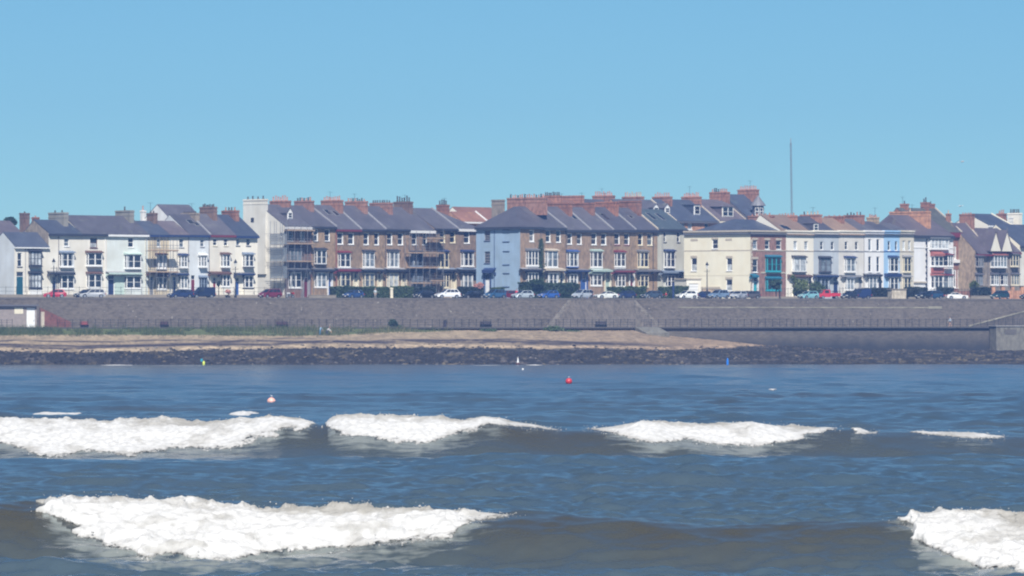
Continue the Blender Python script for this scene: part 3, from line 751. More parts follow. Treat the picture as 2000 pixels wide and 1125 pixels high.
dh(1535, 1589, 421, [
    ('w', 1550, 1557, 471, 488, D(g='glassblind')), ('w', 1571, 1578, 471, 488, D(g='glassblind')), ('bay', 1547, 1575, 503, 531, D(fr='w_white', c='w_dark', sill='w_dark', g='glassblind', p=.5)), ('bay', 1547, 1575, 543, 566, D(c='w_brown', base=True, p=.5)),
    ('door', 1580, 1586, 542, 577, 'w_brown'), ('canopy', 1545, 1589, 536, 541, 'w_brown', D(top='w_brown', p=.8)), ('band', 490, 'w_stone')],
    'cream house with a brown tiled roof and dark-edged first-floor window', wall='creamlite', roof='browntile', rd=6.5, par='creamlite', skylights=[(1530, 444, 1.2, 1.4), (1537, 446, 1.2, 1.4)],
    chims=[(1516, 1557, 421, 438, 6, 'stackbrick', 'pot_terra', D(ph=.5))])
dh(1589, 1638, 424, [
    ('w', 1602, 1608, 472, 488), ('w', 1623, 1629, 472, 488), ('bay', 1599, 1624, 504, 531, D(fr='w_mid', c='w_dark', sill='w_dark', p=.5, g='glassnet')), ('bay', 1598, 1621, 543, 566, D(fr='w_bluegrey', c='w_navy', base=True, p=.5)),
    ('door', 1628, 1637, 543, 577, 'w_navy'), ('canopy', 1595, 1640, 535, 541, 'w_navy', D(p=.9)), ('band', 490, 'w_grey')],
    'pale grey-blue house with a dark first-floor bay and dark porch', wall='greyblue', roof='slate', par='creamlite', dormers=[(1588, 1598, 435, 452, 'w_mid', 'flat')],
    chims=[(1563, 1605, 419, 430, 5, 'stackbrick', ['pot_cream', 'pot_dark'], D(ph=.6))])
dh(1638, 1688, 427, [
    ('w', 1650, 1656, 472, 488), ('w', 1670, 1676, 472, 488), ('bay', 1649, 1672, 504, 531, D(c='w_navy', p=.5)), ('bay', 1650, 1669, 543, 566, D(c='w_bluegrey', base=True, p=.5, g='glassnet')),
    ('door', 1677, 1684, 543, 577, 'w_grey'), ('canopy', 1648, 1688, 537, 541, 'w_grey', D(p=.7)), ('band', 491, 'w_grey'), ('pipe', 1687, 460, 570, 'w_grey')],
    'chalk white house with a dark blue bay top under a brown roof', wall='offwhite', roof='browntile', par='creamlite',
    chims=[(1610, 1649, 422, 433, 3, 'redbrick', 'pot_terra', D(ph=.25))])
dh(1688, 1726, 429, [
    ('w', 1696, 1702, 467, 490, D(rails=())), ('w', 1712, 1718, 467, 490, D(rails=())), ('w', 1696, 1702, 501, 531), ('w', 1712, 1718, 501, 531), ('bay', 1694, 1713, 540, 566, D(c='w_dark', base=True, p=.5)),
    ('door', 1716, 1723, 543, 577, 'w_dark'), ('canopy', 1692, 1726, 534, 539, 'w_dark', D(p=.8)), ('band', 491, 'w_grey')],
    'white house with four tall narrow windows in a square pattern', wall='brightwhite', roof='slate', par='brightwhite',
    chims=[(1648, 1688, 420, 436, 5, 'redbrick', ['pot_dark', 'pot_terra'], D(ph=.5))])
dh(1726, 1757, 434, [
    ('w', 1734, 1739, 471, 489), ('w', 1748, 1753, 471, 489), ('bay', 1735, 1755, 503, 531, D(c='w_navy', p=.5)), ('bay', 1735, 1755, 541, 566, D(c='w_navy', base='lightblue', p=.5)),
    ('band', 491, 'w_blue'), ('bx', 1727, 1757, 534, 541, 'w_navy', .6, 'canopy')],
    'bright light blue house with navy bay tops', wall='lightblue', roof='slate', par='lightblue',
    chims=[(1693, 1717, 424, 441, 4, 'tanbrick', 'pot_terra', D(ph=.5))])
dh(1757, 1785, 437, [
    ('w', 1763, 1768, 470, 489, D(g='glassblind')), ('w', 1774, 1779, 470, 489, D(g='glassblind')), ('bay', 1763, 1780, 502, 531, D(c='w_grey', p=.4, fr='w_cream')), ('bay', 1763, 1780, 541, 566, D(c='w_grey', base=True, p=.4, fr='w_cream')),
    ('band', 491, 'w_stone')],
    'narrow pale beige house between the light blue house and the white corner', wall='palebeige', roof='slate', par='palebeige')
house(RE, 1784, 1862, 461, 421, [
    ('quoins', 1811, 466, 577, 19, 'w_dark', -1),
    ('bay', 1815, 1854, 466, 486, D(n=5, p=.5, c='w_lead', g='glassblind', mull=.18)), ('bay', 1818, 1843, 500, 520, D(n=2, p=.9, c='w_tile', ch=.9, fr='w_white', sill='w_white')), ('bay', 1841, 1862, 498, 520, D(n=2, p=1.4, c='w_maroon', sill='w_white', apron=.3)),
    ('bx', 1818, 1840, 523, 533, 'w_tile', .5, 'tiled_apron'), ('bay', 1818, 1842, 538, 563, D(n=2, p=.9, c='w_tile', base=True)), ('bay', 1842, 1862, 538, 563, D(n=2, p=1.4, c='w_maroon', base=True, g='glassnet')),
    ('band', 484, 'w_white'), ('bx', 1784, 1809, 550, 553, 'w_stone', .25, 'sill')],
    'white corner house with black quoins and red-tiled bay windows', rd=7, td=12, wall='brightwhite', roof='slatepurple', hipL=1.0, gutter='w_dark', gh=.5,
    chims=[(1739, 1816, 413, 432, 1, 'orangebrick', 'pot_cream', D(ph=.6, w=1.0))])
house(RE2, 1800, 1876, 452, 408, [
    ('w', 1863, 1868, 480, 506, D(fw=.3)), ('bx', 1861, 1873, 507, 513, 'w_white', .4, 'canopy'), ('w', 1862, 1868, 526, 562, D(fw=.3)), ('w', 1870, 1875, 526, 562, D(fw=.3))],
    'tall red brick house with a grey-green slate roof behind the white corner house', rd=6.5, td=11, wall='redbrick', roof='slategreen', gutter='w_maroon', gh=.9, coping='w_stone',
    chims=[(1758, 1775, 398, 413, 1, 'redbrick', 'pot_dark', D(ph=.5)), (1798, 1815, 395, 411, 2, 'redbrick', 'pot_dark', D(ph=.9)), (1809, 1826, 398, 411, 1, 'redbrick', 'pot_dark', D(ph=.6, t=8))])
house(RF, 1905, 1934, 491, 437, [
    ('bay', 1904, 1921, 501, 521, D(n=3, p=.8, c='w_mid', fr='w_grey')), ('bay', 1904, 1920, 537, 556, D(n=2, p=.8, c='w_mid', base=True, fr='w_grey')), ('pipe', 1929, 495, 560, 'w_mid')],
    'stone-coloured house with a blank tan brick gable and white bargeboard', rd=6, td=10, wall='stonebrown', gable='tanbrick', roof='slatepurple', gutter='w_maroon', coping='w_stone', cat='house', ov=.7,
    chims=[(1874, 1903, 418, 438, 4, 'stackbrick', 'pot_terra', D(ph=.3)), (1848, 1857, 417, 432, 1, 'stackbrick', 'pot_cream', D(ph=.6, t=7))])
hF, plF = house(RF, 1934, 1992, 491, 447, [
    ('bay', 1931, 1967, 499, 522, D(n=4, p=1.0, c='w_tile', mull=.3, g='glassnet', sill='w_white')), ('bay', 1973, 1990, 497, 520, D(n=2, p=.7, c='w_mid', fr='w_cream')), ('bay', 1930, 1951, 536, 557, D(n=2, p=1.0, c='w_mid', base='stonebrown')),
    ('bay', 1953, 1968, 536, 557, D(n=2, p=1.0, c='w_mid', base='stonebrown')), ('bay', 1975, 1991, 536, 557, D(n=2, p=.7, c='w_mid', base='stonebrown', fr='w_cream'))],
    'stone-coloured house with two sharp white gables above wide bay windows', rd=5.4, td=10, wall='stonebrown', roof='slatepurple', gutter='w_maroon',
    chims=[], dormers=[])
# the two sharp white gables stand over the bays of that house
for (a, b, ap, yt) in ((1934, 1955, 1947, 453), (1956, 1977, 1966, 452)):
    m = MB(); xa, xb, xc = plF.X(a, -1.0), plF.X(b, -1.0), plF.X(ap, -1.0); zb, zt = plF.Z(491), plF.Z(yt)
    m.add([(xa,-1,zb),(xb,-1,zb),((xa+xb)/2,-1,zt),(xa,3,zb),(xb,3,zb),((xa+xb)/2,6,zt)], [(0,1,2),(0,2,5,3),(1,4,5,2),(3,4,1,0),(3,5,4)])
    g = m.build('gable', M_('creamlite'), hF)
    for sg in (0, 1):
        m = MB(); xe = (xa, xb)[sg]; o_ = (-.15, .15)[sg]; xm = (xa+xb)/2
        m.add([(xm,-1.15,zt+.3),(xe+o_,-1.15,zb+.1),(xe+o_,-1.15,zb-.1),(xm,-1.15,zt),(xm,6.2,zt+.3),(xe+o_,3.2,zb+.1),(xe+o_,3.2,zb-.1),(xm,6.2,zt)],
              [(0,1,2,3),(4,7,6,5),(0,4,5,1),(1,5,6,2),(2,6,7,3)]); m.build('gable_roof', M_('slatepurple'), g)
    m = MB(); m.bar((xm,-1.1,zt), (xm,-1.1,zt+.8), .12, 6); m.build('finial', M_('w_mid'), g)
house(RF, 1992, 2060, 480, 440, [('w', 2004, 2014, 495, 520), ('w', 2026, 2036, 495, 520), ('door', 2042, 2052, 540, 577, 'w_navy'), ('bay', 2004, 2030, 538, 560, D(base=True))],
    'cream house with a pale sloping verge at the right edge', rd=6, td=11, wall='cream', gable='yellowcream', roof='slateblue', gutter='w_dark')
house(RA, -70, 20, 462, 430, [('w', -55, -45, 470, 488), ('w', -25, -15, 470, 488), ('bay', -58, -30, 500, 522), ('bay', -58, -30, 540, 565, D(base=True)), ('door', -20, -10, 540, 577, 'w_navy')],
    'white house beyond the left edge of the terrace', rd=5, td=8, wall='white', roof='slate') if False else None

# --- behind the front terraces
RG = Row.at(1240, 1102, 47)
RH = Row.at(1060, 1122, 47)
house(RG, 1240, 1319, 431, 391, [('w', 1290, 1298, 435, 449)], 'back-street brick house with two little gabled dormers in a grey slope', rd=6.5, td=11, wall='orangebrick', roof='palegreyslate' if False else 'slate', coping='w_stone', gutter='w_dark',
    chims=[(1274, 1313, 384, 402, 7, 'stackbrick', 'pot_pink', D(ph=.8))], dormers=[(1276, 1286, 397, 415, 'w_white', 'gable'), (1298, 1308, 397, 417, 'w_white', 'gable')])
house(RG, 1319, 1402, 431, 391, [('w', 1330, 1337, 436, 449), ('w', 1343, 1352, 436, 449, D(g='glassblind')), ('w', 1376, 1384, 436, 449)], 'back-street orange brick house with a round-topped white dormer', rd=6.5, td=11, wall='orangebrick', roof='slateblue', coping='w_stone', gutter='w_mid',
    chims=[(1331, 1370, 384, 401, 8, 'stackbrick', 'pot_pink', D(ph=.8))], dormers=[(1355, 1367, 399, 420, 'w_white', 'flat')])
house(RG, 1402, 1458, 431, 391, [], 'back-street house with a pyramid-roofed two-light dormer', rd=6.5, td=11, wall='yellowcream', roof='slatepurple', coping='w_stone', gutter='w_cream',
    chims=[(1386, 1425, 375, 392, 8, 'stackbrick', ['pot_dark', 'pot_terra'], D(ph=.7))], dormers=[(1410, 1432, 391, 424, 'w_cream', 'pyramid')])
hT, plT = house(RG, 1458, 1500, 424, 381, [], 'back-street end house with a conical corner turret', rd=6.5, td=11, wall='w_mid', roof='slateblue', gutter='w_dark',
    chims=[(1441, 1482, 370, 388, 8, 'stackbrick', 'pot_pink', D(ph=.7))])
# turret of the end house
tx = plT.X(1482, -.4); tz0 = plT.Z(440); tz1 = plT.Z(402); tzt = plT.Z(381)
m = MB(); m.lathe([(1.15, tz0-3), (1.15, tz1)], 8, (tx, -.2, 0)); tu = m.build('turret', M_('w_mid'), hT)
m = MB(); m.lathe([(1.6, tz1), (1.5, tz1+.25), (.02, tzt)], 12, (tx, -.2, 0)); m.build('turret_roof', M_('palegreyslate'), tu)
m = MB()
for a_ in (-150, -105, -60, -15):
    c_ = Vector((math.cos(R(a_)), math.sin(R(a_)), 0)); t_ = Vector((-c_.y, c_.x, 0)); p_ = Vector((tx, -.2, 0))+c_*1.16
    zz0, zz1 = plT.Z(421), plT.Z(405)
    m.add([p_-t_*.36+Vector((0,0,zz0)), p_+t_*.36+Vector((0,0,zz0)), p_+t_*.36+Vector((0,0,zz1)), p_-t_*.36+Vector((0,0,zz1)),
           p_+c_*.05-t_*.36+Vector((0,0,zz0)), p_+c_*.05+t_*.36+Vector((0,0,zz0)), p_+c_*.05+t_*.36+Vector((0,0,zz1)), p_+c_*.05-t_*.36+Vector((0,0,zz1))],
          [(4,5,6,7),(0,1,5,4),(1,2,6,5),(2,3,7,6),(3,0,4,7)], 0)
    for (u0, u1, q0, q1) in ((.12, .88, .1, .46), (.12, .88, .54, .9)):
        A = lambda u, q: p_+c_*.06+t_*(.72*(u-.5))+Vector((0, 0, zz0+(zz1-zz0)*q))
        m.add([A(u0,q0), A(u1,q0), A(u1,q1), A(u0,q1)], [(0,1,2,3)], 1)
m.build('window', [M_('w_white'), M_('glass')], tu)
house(RH, 1060, 1160, 425, 391, [], 'far red brick house showing only its long chimney and ridge', rd=6, td=11, wall='redbrick', roof='orangetile', gutter='w_mid',
    chims=[(1059, 1098, 382, 397, 8, 'stackbrick', ['pot_dark', 'pot_pink'], D(ph=.7)), (1098, 1141, 382, 398, 0, 'stackbrick', 'pot_pink')])
house(RH, 1160, 1275, 425, 391, [], 'far red brick house under two many-potted chimneys', rd=6, td=11, wall='redbrick', roof='slate', gutter='w_mid',
    chims=[(1157, 1201, 382, 398, 9, 'stackbrick', 'pot_pink', D(ph=.8)), (1215, 1258, 384, 400, 8, 'stackbrick', ['pot_cream', 'pot_pink'], D(ph=.9))])
RI = Row.at(905, 1120, 47)
house(RI, 925, 1000, 441, 406, [], 'far house with an orange tiled roof, between the brick terraces', rd=6, td=10, wall='orangebrick', gable='creamlite', roof='orangetile', gutter='w_white')
house(Row.at(880, 1100, 47), 900, 950, 432, 415, [], 'far low house with an orange brick gable and pale ridge', rd=3, td=6, wall='orangebrick', gable='orangebrick', roof='orangetile', coping='w_white', gutter='w_white')
RZ = Row.at(336, 1062, 42)
house(RZ, 337, 400, 434, 401, [], 'white gabled house standing behind the left terrace', rd=4.8, td=9.6, wall='white', gable='white', roof='slate', gutter='w_white', gh=.2, ov=.5,
    chims=[(275, 284, 411, 419, 1, 'white', 'pot_pink', D(t=9, ph=.9))])
RY = Row.at(96, 1040, 42)
house(RY, 97, 145, 474, 432, [], 'brown house with two brick chimneys behind the low cream house', rd=4.5, td=9, wall='stonebrown', gable='stonebrown', roof='slate',
    chims=[(38, 58, 416, 445, 1, 'darkbrick', 'pot_dark', D(t=8, ph=.3, w=1.4)), (62, 77, 424, 458, 1, 'redbrick', 'pot_terra', D(ph=.3, w=1.0))])
house(Row.at(-40, 1050, 42), -36, 50, 462, 432, [], 'dark roofed house behind the left edge of the terrace', rd=5, td=9, wall='redbrick', roof='slatepurple')
# far right: white building with a square tower-like chimney
RW = Row.at(1948, 1150, 50)
house(RW, 1930, 1975, 440, 419, [], 'far house with a cream stepped gable behind the two sharp gables', rd=5, td=9, wall='creamlite', gable='creamlite', roof='slateblue', gutter='w_white', coping='yellowcream',
    chims=[(1921, 1929, 420, 436, 1, 'stackbrick', 'pot_terra', D(ph=.3)), (1946, 1966, 417, 428, 3, 'redbrick', 'pot_terra', D(ph=.8))])
house(RW, 1972, 2020, 455, 430, [], 'white house with a pair of tall white chimney piers at the right edge', rd=5, td=9, wall='white', gable='white', roof='slate',
    chims=[(1968, 1996, 416, 424, 5, 'creamlite', 'pot_dark', D(ph=.8, t=1.0, w=1.2)), (1970, 1979, 424, 460, 0, 'white', 'pot_dark', D(t=.8, w=.8)), (1984, 1994, 424, 460, 0, 'white', 'pot_dark', D(t=.8, w=.8))])
# ------------------------------------------------------------------ the sea
def ip(px, pts):
    return np.interp(px, [p[0] for p in pts], [p[1] for p in pts])
N_CREST = [(-300, 984), (0, 982), (80, 979), (150, 981), (300, 986), (420, 988), (520, 999), (640, 995), (720, 997), (800, 1000), (900, 999), (1020, 999), (1120, 1003), (1250, 1008), (1400, 1019), (1520, 1016), (1640, 1010), (1780, 1002), (1900, 1000), (2000, 1004), (2400, 1010)]
N_BOT = [(-300, 0), (78, 0), (82, 992), (110, 1020), (150, 1050), (190, 1062), (215, 1075), (262, 1078), (280, 1094), (330, 1078), (370, 1090), (400, 1097), (440, 1098), (500, 1088), (560, 1080), (610, 1076), (650, 1068), (690, 1071), (740, 1060), (780, 1055), (830, 1050), (870, 1042), (900, 1031), (950, 1013), (1000, 1004), (1030, 999), (1035, 0), (1718, 0), (1722, 1014), (1750, 1018), (1776, 1022), (1788, 1042), (1796, 1070), (1850, 1084), (1880, 1094), (1920, 1110), (1965, 1114), (2010, 1120), (2090, 1095), (2150, 1020), (2165, 1008), (2168, 0), (2400, 0)]
M_CREST = [(-300, 828), (0, 828), (60, 826), (200, 829), (320, 823), (400, 827), (480, 822), (520, 815), (560, 812), (600, 818), (625, 826), (650, 816), (690, 813), (800, 821), (900, 823), (940, 815), (975, 816), (1000, 823), (1060, 831), (1100, 836), (1150, 833), (1250, 828), (1400, 832), (1500, 834), (1600, 833), (1680, 833), (1700, 840), (1800, 839), (1900, 841), (1960, 846), (2100, 843), (2400, 843)]
M_BOT = [(-300, 0), (-262, 0), (-258, 832), (-200, 868), (-100, 884), (0, 868), (60, 884), (100, 893), (160, 881), (215, 882), (262, 893), (310, 883), (350, 877), (400, 881), (440, 873), (470, 868), (500, 855), (530, 850), (560, 834), (585, 843), (604, 836), (618, 824), (622, 0), (636, 0), (640, 838), (660, 850), (700, 855), (760, 866), (800, 866), (815, 870), (850, 860), (880, 853), (920, 842), (940, 829), (1000, 834), (1032, 836), (1050, 838), (1095, 842), (1100, 0), (1136, 0), (1140, 836), (1180, 843), (1230, 855), (1285, 868), (1330, 857), (1400, 868), (1480, 873), (1540, 862), (1600, 848), (1640, 837), (1650, 0), (1658, 0), (1662, 848), (1690, 848), (1706, 846), (1709, 0), (1776, 0), (1780, 846), (1800, 849), (1850, 852), (1900, 857), (1950, 857), (1975, 852), (1985, 0), (2400, 0)]
NYC, MYC = 186.0, 331.0
def hfrompy(py, Y): return H - (py-HY)*Y/F

def yc_near(px): return NYC + 1.2*np.sin(px/310.0)
def yc_mid(px): return MYC + 1.5*np.sin(px/260.0+1)

def breaker(px, Y, Yc, hc, zt, Lf, back):
    d = Y - Yc
    u = np.clip(-d/Lf, 0, 1)
    front = zt + (hc-zt)*(.5+.5*np.cos(np.pi*u**.85))
    rec = zt*(1-sst(-d-Lf, 0, 26))
    z = np.where(d < -Lf, rec, front)
    return np.where(d >= 0, hc*np.exp(-(d/back)**2), z)

_cr = np.random.default_rng(5)
CH = []
for k in range(120):
    lam = .8*(17/.8)**_cr.random()
    th = _cr.normal(0, .5)
    a = .0078*lam**.5*(.6+.8*_cr.random())
    CH.append((2*math.pi/lam*math.sin(th), 2*math.pi/lam*math.cos(th), a, _cr.random()*6.283, lam))
def rowstep(Y): return np.clip(Y*Y/(F*H)*.62, .12, 5.0)

def sea_h(px, Y, chop=True):
    px = np.asarray(px, float); Y = np.asarray(Y, float)
    X = (px-1000)/F*Y
    yn = yc_near(px); ym = yc_mid(px)
    z0 = breaker(px, Y, yn, hfrompy(ip(px, N_CREST), yn)-.14, -.32, 9.0, 11.0)
    z0 = z0 + breaker(px, Y, ym, hfrompy(ip(px, M_CREST), ym)-.16, -.45, 10.5, 13.0)
    calm = 1-.6*np.exp(-((Y-yn+1)/5.0)**2)-.75*np.exp(-((Y-ym+1)/6.5)**2)
    z = 0*z0
    # smaller unbroken swells
    for (Yc, a, w, sd) in ((258, .55, 7.5, 1), (284, .25, 7, 2), (420, .32, 12, 8), (505, .62, 13, 3), (548, .45, 12, 7), (610, .28, 18, 4), (700, .22, 22, 5), (800, .12, 20, 6)):
        c = Yc + 14*(vn(px/420.0, 0*px, sd)-.5)
        am = .5*a*(.25+1.25*vn(px/330.0, 0*px+3.3, sd+20))
        d = Y-c
        z = z + am*np.exp(-(d/np.where(d < 0, w*.55, w))**2)
    if chop:
        dY = rowstep(Y)
        sh = 1-.72*sst(Y, 800, 880)
        gust = .6+.9*vn(X/26.0, Y/60.0, 9)
        c = 0
        for kx, ky, a, p, lam in CH:
            w = np.clip(lam/max(.2, math.cos(math.atan2(kx, ky)))/(2.2*dY)-.6, 0, 1)
            ph = kx*X+ky*Y+p
            c = c + w*a*(np.sin(ph)+.22*np.sin(2*ph+.6))
        z = z + c*sh*gust
    return z0 + z*calm

def sea_sheet():
    ys = [122.0]
    while ys[-1] < 906: ys.append(ys[-1]+float(rowstep(np.array(ys[-1]))))
    ys = np.array(ys)
    px = np.concatenate([np.linspace(-3200, -330, 60)[:-1], np.arange(-330, 2330, 1.7), np.linspace(2330, 5200, 60)])
    PX, Y = np.meshgrid(px, ys)
    z = sea_h(PX, Y)
    V = np.stack([(PX-1000)/F*Y, Y, z], -1).reshape(-1, 3)
    me = np_mesh('sea', V, grid_faces(len(ys), len(px)))
    # aerated, paler water sliding down below each foam front
    pyv = HY+(H-z)*F/Y
    aer = np.zeros_like(z)
    for bot, cr_, yc, Lf, ext in ((N_BOT, N_CREST, yc_near(PX), 13, 60), (M_BOT, M_CREST, yc_mid(PX), 14, 42)):
        b = ip(PX, bot); b = np.where(b < 500, -999, b)
        sel = (Y < yc) & (Y > yc-Lf)
        sk = .5*fbm((PX+(pyv-b)*2.2)/60.0, pyv/9.0, 3, 4)+.5*fbm((PX+(pyv-b)*2.6)/20.0, pyv/3.2, 4, 14)
        a = np.clip(1-(pyv-b)/ext, 0, 1)*(pyv > b-6)*sel*(b > 0)*np.clip((b-ip(PX, cr_))/30, 0, 1)
        aer = np.maximum(aer, a*(.55+.45*sst(sk, .35, .65)))
    set_val(me, 'aer', aer.ravel())
    dn = Y-yc_near(PX); dm = Y-yc_mid(PX)
    silt_shade = np.exp(-(np.where(dn < 0, dn/6.5, dn/2.5))**2)+np.exp(-(np.where(dm < 0, dm/9, dm/3.5))**2)+.75*sst(fbm(PX/380., Y/16., 3, 55), .5, .68)*np.exp(-((Y-520)/120)**2)  # churned silt, plus the duller tone of faces mirroring less sky, as colour
    silt_shade = silt_shade*(.65+.6*fbm(PX/120., Y/5., 3, 56))
    set_val(me, 'silt_shade', np.clip(silt_shade, 0, 1).ravel())
    return me
m, nt, p = new_mat('sea_water')
at = nd(nt, 'ShaderNodeAttribute', attribute_name='aer')
turb = ramp(nt, world_noise(nt, .03, (1, .5, 1), 4), .3, .7)
c0 = mixc(nt, turb, (.050, .085, .118), (.062, .088, .105))
si = nd(nt, 'ShaderNodeAttribute', attribute_name='silt_shade').outputs['Fac']
c0 = mixc(nt, si, c0, (.058, .057, .045))
tcg = nd(nt, 'ShaderNodeNewGeometry').outputs['Position']
mp_ = nd(nt, 'ShaderNodeMapping'); mp_.inputs['Rotation'].default_value = (0, 0, R(24)); mp_.inputs['Scale'].default_value = (.55, 1.9, 1.0); nt.links.new(tcg, mp_.inputs['Vector'])
ns_ = nd(nt, 'ShaderNodeTexNoise'); ns_.inputs['Scale'].default_value = 1.15; ns_.inputs['Detail'].default_value = 7; ns_.inputs['Roughness'].default_value = .62; ns_.inputs['Distortion'].default_value = .6; nt.links.new(mp_.outputs[0], ns_.inputs['Vector'])
ma_ = nd(nt, 'ShaderNodeMath', operation='MULTIPLY_ADD'); nt.links.new(at.outputs['Fac'], ma_.inputs[0]); ma_.inputs[1].default_value = .42; nt.links.new(ns_.outputs['Fac'], ma_.inputs[2])
af_ = nd(nt, 'ShaderNodeMath', operation='MULTIPLY'); nt.links.new(ramp(nt, ma_.outputs[0], .60, .86), af_.inputs[0]); nt.links.new(ramp(nt, at.outputs['Fac'], .02, .3), af_.inputs[1])
c1 = mixc(nt, af_.outputs[0], c0, (.20, .22, .21))
nt.links.new(c1, p.inputs['Base Color'])
p.inputs['Roughness'].default_value = .2; p.inputs['IOR'].default_value = 1.33
bn = world_noise(nt, 3.2, (1, .55, 1), 4)
bp = nd(nt, 'ShaderNodeBump'); bp.inputs['Strength'].default_value = .8; bp.inputs['Distance'].default_value = .06
nt.links.new(bn, bp.inputs['Height']); nt.links.new(bp.outputs[0], p.inputs['Normal'])
MATS['sea_water'] = m
sea = link('sea', sea_sheet(), [m]); tag(sea, kind='structure')
m = MB(); m.add([(-900, -120, -3), (900, -120, -3), (900, 915, -3), (-900, 915, -3)], [(0, 1, 2, 3)])
tag(m.build('seabed', plain('mud', (.10, .09, .07), .9)), kind='structure')

# ------------------------------------------------------------------ foam
m, nt, p = new_mat('foam')
f = ramp(nt, world_noise(nt, 3.0, (1, 1, 1), 5), .3, .7)
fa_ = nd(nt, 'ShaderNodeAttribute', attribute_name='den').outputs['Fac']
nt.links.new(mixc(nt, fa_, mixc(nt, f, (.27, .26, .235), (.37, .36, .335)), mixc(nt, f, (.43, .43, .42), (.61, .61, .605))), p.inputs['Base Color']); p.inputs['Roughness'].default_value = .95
p.inputs['Specular IOR Level'].default_value = .1
p.inputs['Subsurface Weight'].default_value = .0
cv_ = nd(nt, 'ShaderNodeAttribute', attribute_name='cov').outputs['Fac']
ln_ = world_noise(nt, 5.5, (1, .6, 1.3), 6)
ma_ = nd(nt, 'ShaderNodeMath', operation='MULTIPLY_ADD'); nt.links.new(ln_, ma_.inputs[0]); ma_.inputs[1].default_value = 1.15; nt.links.new(cv_, ma_.inputs[2])
nt.links.new(ramp(nt, ma_.outputs[0], .72, 1.08), p.inputs['Alpha'])
bn = world_noise(nt, 7.0, (1, .7, 1), 5); bp = nd(nt, 'ShaderNodeBump'); bp.inputs['Strength'].default_value = .5; bp.inputs['Distance'].default_value = .06
nt.links.new(bn, bp.inputs['Height']); nt.links.new(bp.outputs[0], p.inputs['Normal'])
MATS['foam'] = m

def specks(P, S, rng):
    """tiny tumbled lumps, all quads"""
    n = len(P)
    c = np.array([[-1,-1,-1],[1,-1,-1],[1,1,-1],[-1,1,-1],[-1,-1,1],[1,-1,1],[1,1,1],[-1,1,1]], float)*.6
    A = rng.normal(size=(n, 3, 3)); Q, _ = np.linalg.qr(A)
    V = np.einsum('nij,vj->nvi', Q, c)*(1+.25*rng.normal(size=(n, 8, 1)))*S[:, None, None] + P[:, None, :]
    f = np.array([(0,3,2,1),(4,5,6,7),(0,1,5,4),(1,2,6,5),(2,3,7,6),(3,0,4,7)])
    Fq = (f[None] + (np.arange(n)*8)[:, None, None]).reshape(-1, 4)
    return V.reshape(-1, 3), Fq

